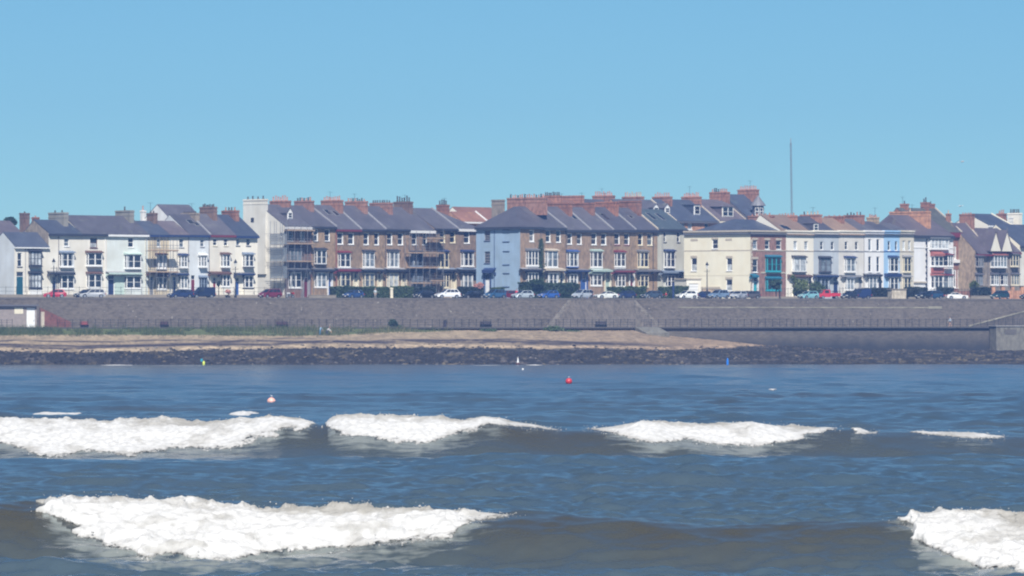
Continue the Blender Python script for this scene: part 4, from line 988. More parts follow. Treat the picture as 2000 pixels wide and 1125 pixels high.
def foam_patch(name, label, pxa, pxb, bot, crest, ycf, front, back, dy, dpx, thick, sc, seed, ndrop, ragged):
    px = np.arange(pxa, pxb+.1, dpx); yc0 = float(np.mean(ycf(px)))
    ys = np.arange(-front, back, dy)
    PX, DD = np.meshgrid(px, ys); Y = ycf(PX)+DD
    z = sea_h(PX, Y)
    X = (PX-1000)/F*Y
    py = HY+(H-z)*F/Y
    jx = PX+(fbm(X/(.9*sc), (z*1.6+Y*.5)/(.7*sc), 4, seed+40)-.5)*70/sc
    b = ip(jx, bot); cr = ip(PX, crest)
    b = np.where(b < 500, -999, b)
    u = X/sc; v = (z*1.6+Y*.55)/sc
    n1 = fbm(u*.55, v*.5, 5, seed); n2 = 1-np.abs(2*fbm(u*1.2, v*1.2, 5, seed+5, .6)-1); n3 = fbm(u*4, v*4, 3, seed+9)
    mb_ = b-py+np.clip((b-cr)/40, .1, 1)*(ragged*(2*n1-1)*1.0+ragged*.5*(2*n3-1))
    mk = (back*.55-DD+(n1-.5)*1.2)*22
    m_ = np.minimum(mb_, mk); m_ = np.minimum(m_, (b-cr)*1.2+.4)
    on = sst(m_, -1.5, 2.5)
    up = sst(m_, 0, 34)**.6
    tap = np.clip((b-cr)/38, .12, 1)
    n4 = 1-np.abs(2*fbm(u*2.3+n1*1.5, v*2.3, 4, seed+21, .55)-1)
    body = thick*tap*(.12+.88*up)*(.25+.85*n1+.4*n2**3+.16*n4**2+.08*n3)
    zz = z - .05 + on*(.055+body)
    # crest throws ragged tops
    top = np.exp(-((DD-.1)/(.06*front+.25))**2)*(b > 0)*on
    zz = zz + top*thick*tap*(np.maximum(0, fbm(u*1.9, v*.4, 5, seed+13, .55)-.45)*2.0)
    keep = m_ > -6
    V = np.stack([X, Y, zz], -1).reshape(-1, 3)
    Fq = grid_faces(len(ys), len(px))
    kf = keep.ravel()[Fq].any(1); Fq = Fq[kf]
    us, inv = np.unique(Fq, return_inverse=True); V = V[us]; Fq = inv.reshape(Fq.shape)
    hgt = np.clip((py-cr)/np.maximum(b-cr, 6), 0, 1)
    den = (sst(hgt+(n1-.5)*.7+(n3-.5)*.2, .02, .34)*(.4+.6*sst(m_, -1, 9))*np.clip(.5+1.4*sst(fbm(u*.9, v*.9, 4, seed+30), .3, .6), 0, 1)).ravel()[us]; cov = sst(m_, -3, 9).ravel()[us]  # thin grey crest foam, plus soft inner shading put into the colour
    rng = np.random.default_rng(seed+100)
    edge = np.argwhere((m_ > -4) & (m_ < 5) & (b > 0))
    e2 = np.argwhere((np.abs(DD) < .5) & (on > .5))
    pick = np.concatenate([edge[rng.integers(0, len(edge), ndrop)], e2[rng.integers(0, len(e2), ndrop//2)]]) if len(edge) and len(e2) else edge[:0]
    if len(pick):
        P = np.stack([X[pick[:, 0], pick[:, 1]], Y[pick[:, 0], pick[:, 1]], zz[pick[:, 0], pick[:, 1]]], -1)
        P[:, 0] += rng.normal(0, .16*sc, len(P)); P[:, 1] -= np.abs(rng.normal(0, .2*sc, len(P)))
        P[:, 2] += rng.exponential(.035*sc, len(P))
        S = sc*.0075*(1+rng.exponential(.9, len(P)))
        V2, F2 = specks(P, S, rng)
        Fq = np.concatenate([Fq, F2+len(V)]); V = np.concatenate([V, V2]); den = np.concatenate([den, np.full(len(V2), .8)]); cov = np.concatenate([cov, np.ones(len(V2))])
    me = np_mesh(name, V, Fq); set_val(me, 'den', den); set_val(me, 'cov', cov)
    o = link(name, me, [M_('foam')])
    tag(o, label, 'wave foam', kind='stuff')
    return o
foam_patch('breaking_foam', 'thick white foam tumbling down the nearest breaking wave, left of the picture', 70, 1045, N_BOT, N_CREST, yc_near, 10.5, 2.2, .05, 1.1, .24, 1.0, 1, 600, 15)
foam_patch('breaking_foam', 'white foam of the nearest wave breaking at the bottom right corner', 1718, 2200, N_BOT, N_CREST, yc_near, 11.5, 2.2, .05, 1.2, .26, 1.0, 2, 300, 15)
foam_patch('breaking_foam', 'long bright foam front of the second wave at the left edge', -280, 630, M_BOT, M_CREST, yc_mid, 11, 3.0, .075, 1.0, .30, 1.5, 3, 320, 10)
foam_patch('breaking_foam', 'white foam crest of the second wave below the pink buoy, middle left', 632, 1105, M_BOT, M_CREST, yc_mid, 11, 3.0, .075, 1.0, .26, 1.5, 4, 220, 10)
foam_patch('breaking_foam', 'white foam front of the second wave right of the middle', 1130, 1715, M_BOT, M_CREST, yc_mid, 11, 3.0, .075, 1.0, .26, 1.5, 5, 260, 10)
foam_patch('breaking_foam', 'thin broken foam line on the second wave near the right edge', 1770, 1990, M_BOT, M_CREST, yc_mid, 7, 3.0, .075, 1.0, .2, 1.3, 6, 100, 4)

def whitecap(label, px0, px1, py0, py1, thick, seed, slant=0.0):
    pyc = (py0+py1)/2
    Yc = H*F/(pyc-HY)
    for _ in range(20):
        zc = float(sea_h(np.array([(px0+px1)/2.]), np.array([Yc]), False)[0]); Yc = (H-zc-.02)*F/(pyc-HY)
    hy = .42*(py1-py0)/2*Yc/(pyc-HY)
    px = np.arange(px0-6, px1+6, .7); ys = np.linspace(Yc-hy*1.7, Yc+hy*1.7, 60)
    PX, Y = np.meshgrid(px, ys); z = sea_h(PX, Y)
    u = (PX-(px0+px1)/2)/((px1-px0)/2); v = (Y-Yc)/hy + slant*u
    X = (PX-1000)/F*Y
    n = fbm(X/.9, Y/(hy*.8), 4, seed); n2 = fbm(X/.25, Y/(hy*.3), 3, seed+4)
    mm = 1-u*u-(v*(1+.8*np.abs(u)))**2*1.0+(n-.5)*.9
    lift = .5*(py1-py0)*Yc/F
    zz = z-.04+sst(mm, -.05, .25)*.045+sst(mm, 0, .8)*lift*.8*(.1+1.1*n2)
    kf_ = (mm > -.3)
    V = np.stack([X, Y, zz], -1).reshape(-1, 3); Fq = grid_faces(len(ys), len(px)); Fq = Fq[kf_.ravel()[Fq].any(1)]
    us, inv = np.unique(Fq, return_inverse=True)
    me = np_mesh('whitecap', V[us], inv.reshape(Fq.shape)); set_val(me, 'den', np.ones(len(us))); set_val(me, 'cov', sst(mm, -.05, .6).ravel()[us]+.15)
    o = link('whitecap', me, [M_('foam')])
    tag(o, label, 'wave foam', kind='stuff')
whitecap('thin whitecap just behind the long foam front at far left', 32, 156, 808, 815, .2, 41)
whitecap('small whitecap left of and below the pink buoy', 440, 520, 803, 817, .3, 42, -.5)
whitecap('lone whitecap fleck far out near the right edge', 1762, 1794, 780.3, 782.5, .1, 44)
whitecap('lone whitecap fleck under the dark rocks right of the red buoy', 1500, 1518, 760.5, 763, .12, 45)
whitecap('thin foam line lapping the rocks at left', 190, 262, 712.2, 714.2, .2, 48)
whitecap('thin foam line lapping the rocks beside the yellow and teal marker', 285, 400, 713.3, 714.2, .08, 49)
whitecap('faint foam line lapping the rocks left of the white marker', 905, 985, 712.6, 713.5, .08, 50)
whitecap('low surf breaking on the rocks right of the white marker', 1026, 1062, 712.2, 714, .2, 51)

# ------------------------------------------------------------------ beach, rocks, grass
def wall_Y(px, t):
    k = (px-1000)/F; X0 = WALL.ox+t*WALL.nx; Y0 = WALL.oy+t*WALL.ny
    return Y0+(k*Y0-X0)/(WALL.ux-k*WALL.uy)*WALL.uy
PR_ = [(-500, 686), (0, 686), (150, 687.5), (260, 686), (420, 684), (600, 680.5), (900, 679), (1050, 681), (1200, 682.5), (1320, 684.5), (1420, 681), (1500, 677), (1540, 675), (1600, 660), (2500, 660)]
PG_ = [(-500, 655), (300, 655), (600, 656.5), (660, 655.5), (720, 652), (770, 649), (830, 648), (905, 644), (940, 630), (2500, 630)]
PT_ = [(-500, 641), (700, 641), (800, 642), (860, 644.5), (1240, 645), (1300, 654), (1320, 657), (1400, 664), (1500, 675), (1560, 679), (1700, 685), (2500, 686)]
def beach_py(px, v):
    pt = ip(px, PT_); a = 712.3+.8*np.sin(px/90.)+.5*np.sin(px/37.); 
    return np.where(v < .08, 717+(a-717)*v/.08, a+(pt-a)*((v-.08)/.92)**np.where(px > 1300, .85, .95))
def beach_Y(px, v): return 893+v*(wall_Y(px, -9)-893+.5)
def beach_z(px, v):
    Y = beach_Y(px, v); return H-(beach_py(px, v)-HY)*Y/F
px = np.concatenate([np.linspace(-2600, -400, 120)[:-1], np.arange(-400, 2400, 1.4), np.linspace(2400, 4500, 100)])
v = np.linspace(0, 1, 300)
PX, VV = np.meshgrid(px, v)
Y = beach_Y(PX, VV); PY = beach_py(PX, VV); Z = beach_z(PX, VV); X = (PX-1000)/F*Y
nA = fbm(X/9, Y/14, 5, 60); nB = fbm(X/1.1, Y/3.2, 4, 61, .6); nC = fbm(X/.5, Y/1.4, 3, 62); nD = fbm(X/30, Y/9., 4, 63)
rock = sst(PY-ip(PX, PR_)+(nA-.5)*6+(nB-.5)*4, -.6, 1.0)
grass = sst(ip(PX, PG_)-PY+(nA-.5)*5, -.5, 1.2)
Z = Z + rock*sst(VV, .05, .12)*(1.0*np.abs(nB-.5)+.5*(nC-.5)) + (1-rock)*(1-grass)*.12*(nC-.5)
sand = np.array([.34, .265, .165]); sand2 = np.array([.28, .215, .145])
C = sand*(1-nD[..., None])+sand2*nD[..., None]
C = C*(.62+.46*nC+.32*sst(nB, .35, .65))[..., None]
C = C*(1+.4*np.exp(-((PY-ip(PX, PR_)+4.5)/3.0)**2)*nC)[..., None] if False else C*(1+.55*np.exp(-((PY-ip(PX, PR_)+4.5)/3.2)**2)*sst(nB, .3, .7))[..., None]
# pinker, greyer sand on the right
rt = sst(PX, 900, 1450)[..., None]; C = C*(1-rt)+C*rt*np.array([.86, .80, .82])
# stranded weed lines
for off, wd, lo, hi in ((13, 2.4, -500, 1400), (17, 1.5, -500, 1300), (24, 1.2, -400, 700), (20, 1.0, 700, 1250)):
    ln = ip(PX, PR_)-off*(.8+.0*PX)+(fbm(PX/130.0, 0*PX, 3, int(off))-.5)*12
    w = np.exp(-((PY-ln)/(1.25*wd))**2)*sst(fbm(PX/60.0, PY/5., 4, 70+int(off))*.6+.4*nB, .30, .46)*sst(PX, lo, lo+80)*(1-sst(PX, hi-200, hi))
    C = C*(1-w[..., None]*.95)+np.array([.035, .028, .034])*w[..., None]*.95
rk = np.array([.020, .018, .016])*(.6+.9*nA[..., None])
sp = sst(nB*.6+nC*.4, .52, .68)[..., None]*(.35+.65*sst(fbm(X/14, Y/8., 3, 71), .4, .65))[..., None]
ol = sst(fbm(X/11, Y/6., 3, 72), .45, .62)[..., None]
rk = rk*(1-sp)+sp*(np.array([.17, .135, .075])*ol+np.array([.11, .095, .085])*(1-ol))
C = C*(1-rock[..., None])+rk*rock[..., None]
gc = np.array([.10, .125, .045])*(.7+.6*nB[..., None])
C = C*(1-grass[..., None])+gc*grass[..., None]
me = np_mesh('beach', np.stack([X, Y, Z], -1).reshape(-1, 3), grid_faces(len(v), len(px)))
set_col(me, 'Col', C.reshape(-1, 3))
m, nt, p = new_mat('beach_ground')
a_ = nd(nt, 'ShaderNodeAttribute', attribute_name='Col')
f = ramp(nt, world_noise(nt, 2.5, (1, .5, 1), 4), .3, .7)
k_ = mixc(nt, 1.0, a_.outputs['Color'], mixc(nt, f, (.75, .75, .75), (1.2, 1.2, 1.2)), 'MULTIPLY')
nt.links.new(k_, p.inputs['Base Color']); p.inputs['Roughness'].default_value = .8
tag(link('beach', me, [m]), kind='structure')

# loose boulders over the weed-dark rock shelf: too many to count
n = 9000
bx_ = RNG.uniform(-150, 2150, n); bv = RNG.uniform(.06, .97, n)
bpy_ = beach_py(bx_, bv); okr = (bpy_ > ip(bx_, PR_)-1-9*RNG.random(n)**4) & (bpy_ > ip(bx_, PG_)+2)
bx_, bv = bx_[okr], bv[okr]
Yb = beach_Y(bx_, bv); Pb = np.stack([(bx_-1000)/F*Yb, Yb, beach_z(bx_, bv)+.05], -1)
Sb = .06+.085*RNG.exponential(1, len(Pb)).clip(0, 2.6)
V2, F2 = specks(Pb, Sb, RNG); _c8 = np.repeat(Pb, 8, 0); V2 = _c8+(V2-_c8)*np.array([1.35, 1.1, .7])
me = np_mesh('shore_rocks', V2, F2, False)
hue = RNG.random(len(Pb)); hue = np.clip(hue-.30*(fbm(Pb[:, 0]/9., Pb[:, 1]/14., 3, 93)-.35)*3+.12, 0, 1)*.0+np.clip(hue+(fbm(Pb[:, 0]/9., Pb[:, 1]/14., 3, 93)-.5)*1.5-.05, 0, 1)
base = np.where(hue[:, None] < .66, np.array([.020, .018, .017]), np.where(hue[:, None] < .88, np.array([.13, .105, .065]), np.array([.15, .135, .12])))
base = base*(.7+.6*RNG.random((len(Pb), 1)))
set_col(me, 'Col', np.repeat(base, 8, 0))
o = link('shore_rocks', me, [m]); tag(o, 'weed-dark boulders and pale stones strewn over the rock shelf at the water', 'rocks', kind='stuff')

# grass bank under the promenade at left
def tufts(n, pxa, pxb, seed, hmin, hmax, dens=None, va=None):
    r = np.random.default_rng(seed)
    qx = r.uniform(pxa, pxb, n); qv = r.uniform(.55, .995, n)
    qp = beach_py(qx, qv); X_ = (qx-1000)/F*beach_Y(qx, qv)
    ok = qp < ip(qx, PG_)+1.5*r.normal(size=n)
    ok &= fbm(X_/2.2, beach_Y(qx, qv)/4.0, 3, seed) > .40
    qx, qv = qx[ok], qv[ok]
    Yq = beach_Y(qx, qv); P = np.stack([(qx-1000)/F*Yq, Yq, beach_z(qx, qv)-.05], -1)
    hgt_ = (hmin+(hmax-hmin)*r.random(len(P))**2)*(.5+fbm(P[:, 0]/2.5, P[:, 1]/3., 3, seed+3))
    return P, hgt_, r
P, hg, r = tufts(150000, -500, 905, 81, .22, .9)
a = r.uniform(0, 6.283, len(P)); w = r.uniform(.012, .04, len(P))
d = np.stack([np.cos(a), np.sin(a), 0*a], -1)*w[:, None]
lean = r.normal(0, .22, (len(P), 3)); lean[:, 2] = 0; lean[:, 0] += .08
tip = P+np.stack([0*hg, 0*hg, hg], -1)+lean*hg[:, None]
V2 = np.stack([P-d, P+d, tip+d*.25, tip-d*.25], 1).reshape(-1, 3)
me = np_mesh('grass_bank', V2, np.arange(len(V2)).reshape(-1, 4), False)
tone = fbm(P[:, 0]/3.5, P[:, 1]/2., 3, 90)[:, None]; dry = (r.random((len(P), 1)) < .28*sst(P[:, 0:1], -60, -25)+.08)
gcol = np.array([.045, .085, .028])*(1-tone)+np.array([.14, .19, .065])*tone
gcol = .62*np.where(dry, np.array([.30, .26, .14]), gcol)*(.8+.4*r.random((len(P), 1)))
set_col(me, 'Col', np.repeat(gcol, 4, 0))
o = link('grass_bank', me, [m]); tag(o, 'long rough green grass growing on the bank below the promenade', 'grass', kind='stuff')
# ------------------------------------------------------------------ sea wall, promenade, road
MW = Matrix.Translation((WALL.ox, WALL.oy, 0)) @ Matrix.Rotation(WALL.a, 4, 'Z')
def ws(px, t=0.0): return WALL.s(px, t)
def wz(py, px, t=0.0): return WALL.z(py, WALL.s(px, t), t)
SA, SB = -170.0, 400.0
PZ = 5.95
m = MB(MW); m.box(SA, SB, .4, 420, 9.0, 11.0); tag(m.build('ground', plain('earth', (.16, .15, .11), .9)), kind='structure')
m = MB(MW); m.box(SA, SB, .5, 11, 10.9, 11.02); tag(m.build('road', plain('asphalt', (.06, .06, .062), .9)), kind='structure')
m = MB(MW); m.box(SA, SB, 11, 14.2, 10.9, 11.13); tag(m.build('pavement', plain('paving', (.26, .25, .23), .9)), kind='structure')
m = MB(MW); m.box(SA, SB, -8.9, -.05, 3.0, PZ); tag(m.build('promenade', plain('concrete', (.33, .32, .30), .85)), kind='structure')

# stone sea wall: coursed blocks, lime streaks towards the right
m_, nt, p = new_mat('seawall_stone')
tc = nd(nt, 'ShaderNodeTexCoord').outputs['Object']
sx = nd(nt, 'ShaderNodeSeparateXYZ'); nt.links.new(tc, sx.inputs[0])
cx = nd(nt, 'ShaderNodeCombineXYZ'); nt.links.new(sx.outputs[0], cx.inputs[0]); nt.links.new(sx.outputs[2], cx.inputs[1])
bt = nd(nt, 'ShaderNodeTexBrick'); nt.links.new(cx.outputs[0], bt.inputs['Vector']); bt.inputs['Scale'].default_value = 1
bt.inputs['Brick Width'].default_value = .75; bt.inputs['Row Height'].default_value = .36; bt.inputs['Mortar Size'].default_value = .02
bt.inputs['Color1'].default_value = (.085, .070, .058, 1); bt.inputs['Color2'].default_value = (.145, .122, .10, 1); bt.inputs['Mortar'].default_value = (.15, .138, .125, 1)
a1 = ramp(nt, world_noise(nt, .22, (1, 1, 1.2), 6), .3, .72); a2 = ramp(nt, world_noise(nt, 1.4, (1, 1, 2.2), 4), .35, .7)
o1 = mixc(nt, a1, bt.outputs['Color'], (.062, .053, .047)); o1 = mixc(nt, a2, o1, (.155, .135, .115))
st = ramp(nt, world_noise(nt, .55, (1, 1, .03), 2), .52, .62)
gt = nd(nt, 'ShaderNodeMapRange'); gt.inputs[1].default_value = 118; gt.inputs[2].default_value = 126; nt.links.new(sx.outputs[0], gt.inputs[0])
gt2 = nd(nt, 'ShaderNodeMapRange'); gt2.inputs[1].default_value = 172; gt2.inputs[2].default_value = 168; nt.links.new(sx.outputs[0], gt2.inputs[0])
mu = nd(nt, 'ShaderNodeMath', operation='MULTIPLY'); nt.links.new(gt.outputs[0], mu.inputs[0]); nt.links.new(gt2.outputs[0], mu.inputs[1])
mu2 = nd(nt, 'ShaderNodeMath', operation='MULTIPLY'); nt.links.new(mu.outputs[0], mu2.inputs[0]); nt.links.new(st, mu2.inputs[1])
mu3 = nd(nt, 'ShaderNodeMath', operation='MULTIPLY'); nt.links.new(mu2.outputs[0], mu3.inputs[0]); mu3.inputs[1].default_value = .5
o1 = mixc(nt, mu3.outputs[0], o1, (.36, .34, .31))
spk = ramp(nt, world_noise(nt, 2.1, (1, 1, 1), 1), .74, .78)
o1 = mixc(nt, spk, o1, (.30, .28, .25))
nt.links.new(o1, p.inputs['Base Color']); p.inputs['Roughness'].default_value = .9
MATS['seawall_stone'] = m_
brick('edgestone', (.12, .11, .095), (.165, .15, .13), bw=.6, bh=.33); brick('pale_render', (.15, .145, .12), (.175, .17, .145), bw=2.0, bh=1.0)
def wempty(px, t, z, name, label, cat, group=None):
    x, y = WALL.xy(ws(px, t), t); return empty(name, (x, y, z), WALL.a, label, cat, group)

m = MB(MW); m.prism([(-.75, 4.5), (-.12, 10.78), (.5, 10.78), (.5, 4.5)], SA, SB)
sw = m.build('sea_wall', MATS['seawall_stone']); tag(sw, 'high grey stone sea wall holding up the road behind the promenade', 'sea wall')
m = MB(MW); m.box(SA, SB, -.16, .5, 10.78, 11.1); m.build('coping', plain('copestone', (.12, .11, .10), .85), sw)
lz = wz(600.5, 1500, -.5)
m = MB(MW); m.box(ws(1322), ws(1812), -.31, -.1, lz-.1, lz+.1); m.box(ws(1812), ws(1838), -.36, -.1, lz-.22, lz+.25); m.build('ledge', plain('limeledge', (.25, .235, .18), .85, .35, .5), sw)
# lower wall below the promenade
m_, nt, p = new_mat('lowerwall')
g_ = nd(nt, 'ShaderNodeNewGeometry').outputs['Position']; sx = nd(nt, 'ShaderNodeSeparateXYZ'); nt.links.new(g_, sx.inputs[0])
ns = world_noise(nt, .5, (1, 1, .6), 5)
ad = nd(nt, 'ShaderNodeMath', operation='MULTIPLY_ADD'); nt.links.new(ns, ad.inputs[0]); ad.inputs[1].default_value = 2.2; nt.links.new(sx.outputs[2], ad.inputs[2])
al = nd(nt, 'ShaderNodeMapRange'); al.inputs[1].default_value = 5.6; al.inputs[2].default_value = 3.4; nt.links.new(ad.outputs[0], al.inputs[0])
k1 = mixc(nt, ramp(nt, world_noise(nt, 1.1, (1, 1, 2.5), 4), .3, .7), (.085, .075, .066), (.14, .125, .105))
k1 = mixc(nt, al.outputs[0], k1, (.035, .037, .042))
nt.links.new(k1, p.inputs['Base Color']); p.inputs['Roughness'].default_value = .85; MATS['lowerwall'] = m_
m = MB(MW); m.prism([(-9.15, -1.5), (-8.98, PZ-.2), (-8.85, PZ-.2), (-8.85, -1.5)], SA, SB)
lw = m.build('promenade_wall', m_); tag(lw, 'lower stone wall below the promenade, dark with weed at its foot on the right', 'sea wall')
m = MB(MW); m.box(SA, SB, -9.45, -8.8, PZ-.24, PZ+.03); m.build('kerb', plain('kerb_shadow', (.085, .08, .075), .9), lw)  # kerb coloured dark to stand for the shadow line along the promenade edge
# battered buttress in the middle
m = MB(MW); T1, B1 = -.32, -1.9
tl, tr_, bl, br_ = ws(1109, T1), ws(1241, T1), ws(1066, B1), ws(1294, B1)
m.add([(tl,T1,10.75),(tr_,T1,10.75),(br_,B1,PZ-.05),(bl,B1,PZ-.05),(tl,.2,10.75),(tr_,.2,10.75),(br_,.2,PZ-.05),(bl,.2,PZ-.05)],
      [(3,2,1,0),(0,4,7,3),(1,2,6,5),(0,1,5,4),(2,3,7,6)])
bu = m.build('buttress', brick('buttress_stone', (.078, .069, .061), (.108, .096, .085), bw=.7, bh=.34) or MATS['buttress_stone']); tag(bu, 'sloping stone buttress with pale edges bulging from the sea wall', 'buttress')
m = MB(MW)
rr = random.Random(4)
for k in range(14):
    f0 = k/14; f1 = (k+.92)/14
    for (a_, b_, sg) in ((tl, bl, 1), (tr_, br_, -1)):
        w = rr.uniform(.5, 1.15)
        P0 = (a_+(b_-a_)*f0, T1+(B1-T1)*f0-.05, 10.75+(PZ-10.8)*f0); P1 = (a_+(b_-a_)*f1, T1+(B1-T1)*f1-.05, 10.75+(PZ-10.8)*f1)
        m.add([P0, (P0[0]+sg*w, P0[1], P0[2]), (P1[0]+sg*w, P1[1], P1[2]), P1, (P0[0], P0[1]+.2, P0[2]), (P0[0]+sg*w, P0[1]+.2, P0[2]), (P1[0]+sg*w, P1[1]+.2, P1[2]), (P1[0], P1[1]+.2, P1[2])],
              [(0,1,2,3),(0,4,5,1),(1,5,6,2),(2,6,7,3),(3,7,4,0)])
    w = rr.uniform(.25, .5); c_ = ws(1246, -1.5); zq = 10.6+(PZ-10.6)*f0
    if k > 0:
        tq = T1+(B1-T1)*f0-.06; m.box(c_-w, c_+w, tq-.02, tq+.3, zq-.3, zq)
m.build('edge_stones', M_('edgestone'), bu)
# slipway from the promenade down to the sand
m = MB(MW); m.prism([(-9.46, PZ), (-9.46, 3.2), (-14, 3.2), (-14, 4.9)], ws(1243, -10), ws(1288, -10))
tag(m.build('slipway', M_('pale_render')), 'concrete slipway dropping from the promenade to the sand', 'slipway')
# concrete landing block at the right edge
e = wempty(1946, -12, 1.5, 'landing_block', 'pale concrete landing block jutting from the lower wall at the right edge', 'landing')
L_ = 15.0
m = MB(); m.box(0, L_, 0, 2.5, -1.5, PZ-1.5+.04); m.build('block', M_('pale_render'), e)
m = MB(); m.box(1.8, 4.2, -.06, .1, PZ-2.9, PZ-2.0); m.build('panel', M_('copestone'), e)
m = MB(); m.box(-.15, L_, -.15, 2.5, PZ-1.46, PZ-1.3); m.build('kerb', M_('concrete'), e)
# stair ramp rising to the right
e = wempty(1893, -2.6, PZ, 'stair_ramp', 'sloping stair ramp climbing the sea wall at the right edge', 'stairs')
Lr = ws(2075, -2.6)-ws(1893, -2.6); zr_ = wz(590, 2060, -2.6)-PZ
m = MB(); m.add([(0,0,-.02),(Lr,0,-.02),(Lr,0,zr_),(0,2.2,-.02),(Lr,2.2,-.02),(Lr,2.2,zr_)], [(0,1,2),(3,5,4),(0,2,5,3),(0,3,4,1),(1,4,5,2)]); m.build('ramp_wall', M_('buttress_stone'), e)
m = MB(); m.add([(0,-.1,.0),(Lr,-.1,zr_),(Lr,-.1,zr_+.22),(0,-.1,.22),(0,.3,.0),(Lr,.3,zr_),(Lr,.3,zr_+.22),(0,.3,.22)], [(0,1,2,3),(4,7,6,5),(3,2,6,7),(0,4,5,1),(0,3,7,4),(1,5,6,2)]); m.build('coping', M_('limeledge'), e)
# shelter under the wall at left
T_ = -5.0
e = wempty(-60, T_, PZ, 'beach_shelter', 'flat-roofed shelter under the sea wall at far left, white door and white board', 'shelter')
def bxs(px): return ws(px, T_)-ws(-60, T_)
def bzs(py): return wz(py, 40, T_)-PZ
m = MB(); x_a, x_b = bxs(-60), bxs(72); d0, d1 = bxs(52), bxs(69); dz = bzs(600.5)
facade(m, x_b, -.1, bzs(598), [(d0, d1, .02, dz)], .25); m.add([(x_b,0,-.1),(x_b,4.3,-.1),(x_b,4.3,bzs(598)),(x_b,0,bzs(598))], [(0,1,2,3)]); m.build('wall', plain('shelter_wall', (.28, .24, .22), .85), e)
m = MB(); m.box(-.2, x_b+.2, -.5, 4.3, bzs(598), bzs(598)+.28); m.build('roof', M_('w_mid'), e)
m = MB(); m.box(d0+.03, d1-.03, .1, .2, .02, dz-.03); dr = m.build('door', M_('w_white'), e)
m = MB(); m.box(d1-.3, d1-.2, .05, .1, 1.0, 1.3); m.build('handle', M_('steel'), dr)
m = MB(); m.box(bxs(28), bxs(45), -.06, .02, bzs(613), bzs(600.5)); m.build('notice_board', M_('w_cream'), e)
m = MB(); m.box(bxs(80), bxs(86), -.2, .3, 0, bzs(609)); m.build('post', M_('w_stone'), e)
e = wempty(79, -3.6, PZ, 'brick_ramp_wall', 'dark red brick wall sloping down beside the shelter', 'wall')
q = ws(139, -3.6)-ws(79, -3.6); m = MB(); zz = wz(601, 80, -3.6)-PZ; z3 = wz(629, 138, -3.6)-PZ
m.add([(0,0,-.1),(q,0,-.1),(q,0,z3),(0,0,zz),(0,.5,-.1),(q,.5,-.1),(q,.5,z3),(0,.5,zz)], [(0,1,2,3),(4,7,6,5),(3,2,6,7),(0,3,7,4),(1,5,6,2)])
m.build('wall', brick('maroonbrick', (.13, .045, .04), (.165, .06, .05)) or M_('maroonbrick'), e)

# ------------------------------------------------------------------ railings and garden walls
_post = {}
def railing(pxa, pxb, step, t, z, h, rails, label, mat='iron', r=.045, name='railing', base=None, cat='railing'):
    sa = ws(pxa, t); e = wempty(pxa, t, z, name, label, cat, None)
    Lx = ws(pxb, t)-sa; n = max(2, int(round((pxb-pxa)/step)))
    k = (h, r, mat)
    if k not in _post:
        mb = MB(); mb.bar((0,0,0), (0,0,h), r, 6); mb.bar((0,0,h), (0,0,h+.09), r*1.5, 6); me = mb.mesh('post'); me.materials.append(M_(mat)); _post[k] = me
    for i in range(n+1):
        o = bpy.data.objects.new('post', _post[k]); COL.objects.link(o); o.parent = e; o.location = (Lx*i/n, 0, 0)
    for q in rails:
        mb = MB(); mb.bar((0,0,h*q), (Lx,0,h*q), r*.62, 6); mb.build('rail', M_(mat), e)
    if base:
        mb = MB(); mb.box(-.2, Lx+.2, -.18, .18, -.35, base[0]); mb.build('dwarf_wall', M_(base[1]), e)
    return e
PR = dict(h=1.3, rails=(.98, .66, .33))
railing(112, 652, 14.6, -8.6, PZ, PR['h'], PR['rails'], 'iron promenade railing behind the grassy bank')
railing(656, 1240, 14.3, -8.6, PZ, PR['h'], PR['rails'], 'iron promenade railing along the sand, between the green bush and the slipway')
railing(1258, 1942, 13.7, -8.6, PZ, PR['h'], PR['rails'], 'long iron promenade railing above the weed-dark lower wall')
railing(1950, 2075, 13.5, -11.6, PZ+.05, PR['h'], PR['rails'], 'short iron railing on the concrete landing block')
railing(-60, 24, 10, -8.6, PZ, PR['h'], PR['rails'], 'short iron railing in front of the beach shelter')
plain('tanstone', (.25, .22, .18), .85)
railing(-30, 556, 20, 15.0, 11.1, 1.85, (.98, .6), 'thin garden railing in front of the painted terrace', r=.035, base=(.55, 'tanstone'), name='garden_railing')
railing(1478, 1600, 6, 15.0, 11.1, 1.9, (.97, .5), 'spiked garden railing left of the turquoise car', r=.03, base=(.4, 'tanstone'), name='garden_railing')
railing(1640, 1738, 6, 15.0, 11.1, 2.0, (.97, .5), 'dark garden railing between the red pickup and the stone pier', r=.035, base=(.35, 'tanstone'), name='garden_railing')
railing(1776, 1896, 6, 15.0, 11.1, 1.9, (.97, .5), 'dark garden railing right of the stone pier', r=.035, base=(.35, 'tanstone'), name='garden_railing')
def gwall(pxa, pxb, t, h, mat, label, piers=()):
    e = wempty(pxa, t, 11.05, 'garden_wall', label, 'garden wall'); Lx = ws(pxb, t)-ws(pxa, t)
    m = MB(); m.box(0, Lx, -.15, .15, -.2, h); m.build('wall', M_(mat), e)
    m = MB(); m.box(-.05, Lx+.05, -.2, .2, h, h+.1); m.build('coping', M_('tanstone'), e)
    for c in piers:
        x = ws(c, t)-ws(pxa, t); m = MB(); m.box(x-.35, x+.35, -.3, .3, -.2, h+.75); pr = m.build('pier', M_(mat), e)
        m = MB(); m.box(x-.45, x+.45, -.4, .4, h+.75, h+.9); m.build('cap', M_('tanstone'), pr)
gwall(603, 656, 14.8, .5, 'tanstone', 'low tan garden wall right of the scaffolded end house')
gwall(1896, 1940, 14.6, .6, 'tanstone', 'low pale garden wall under the dark hedge near the right edge')
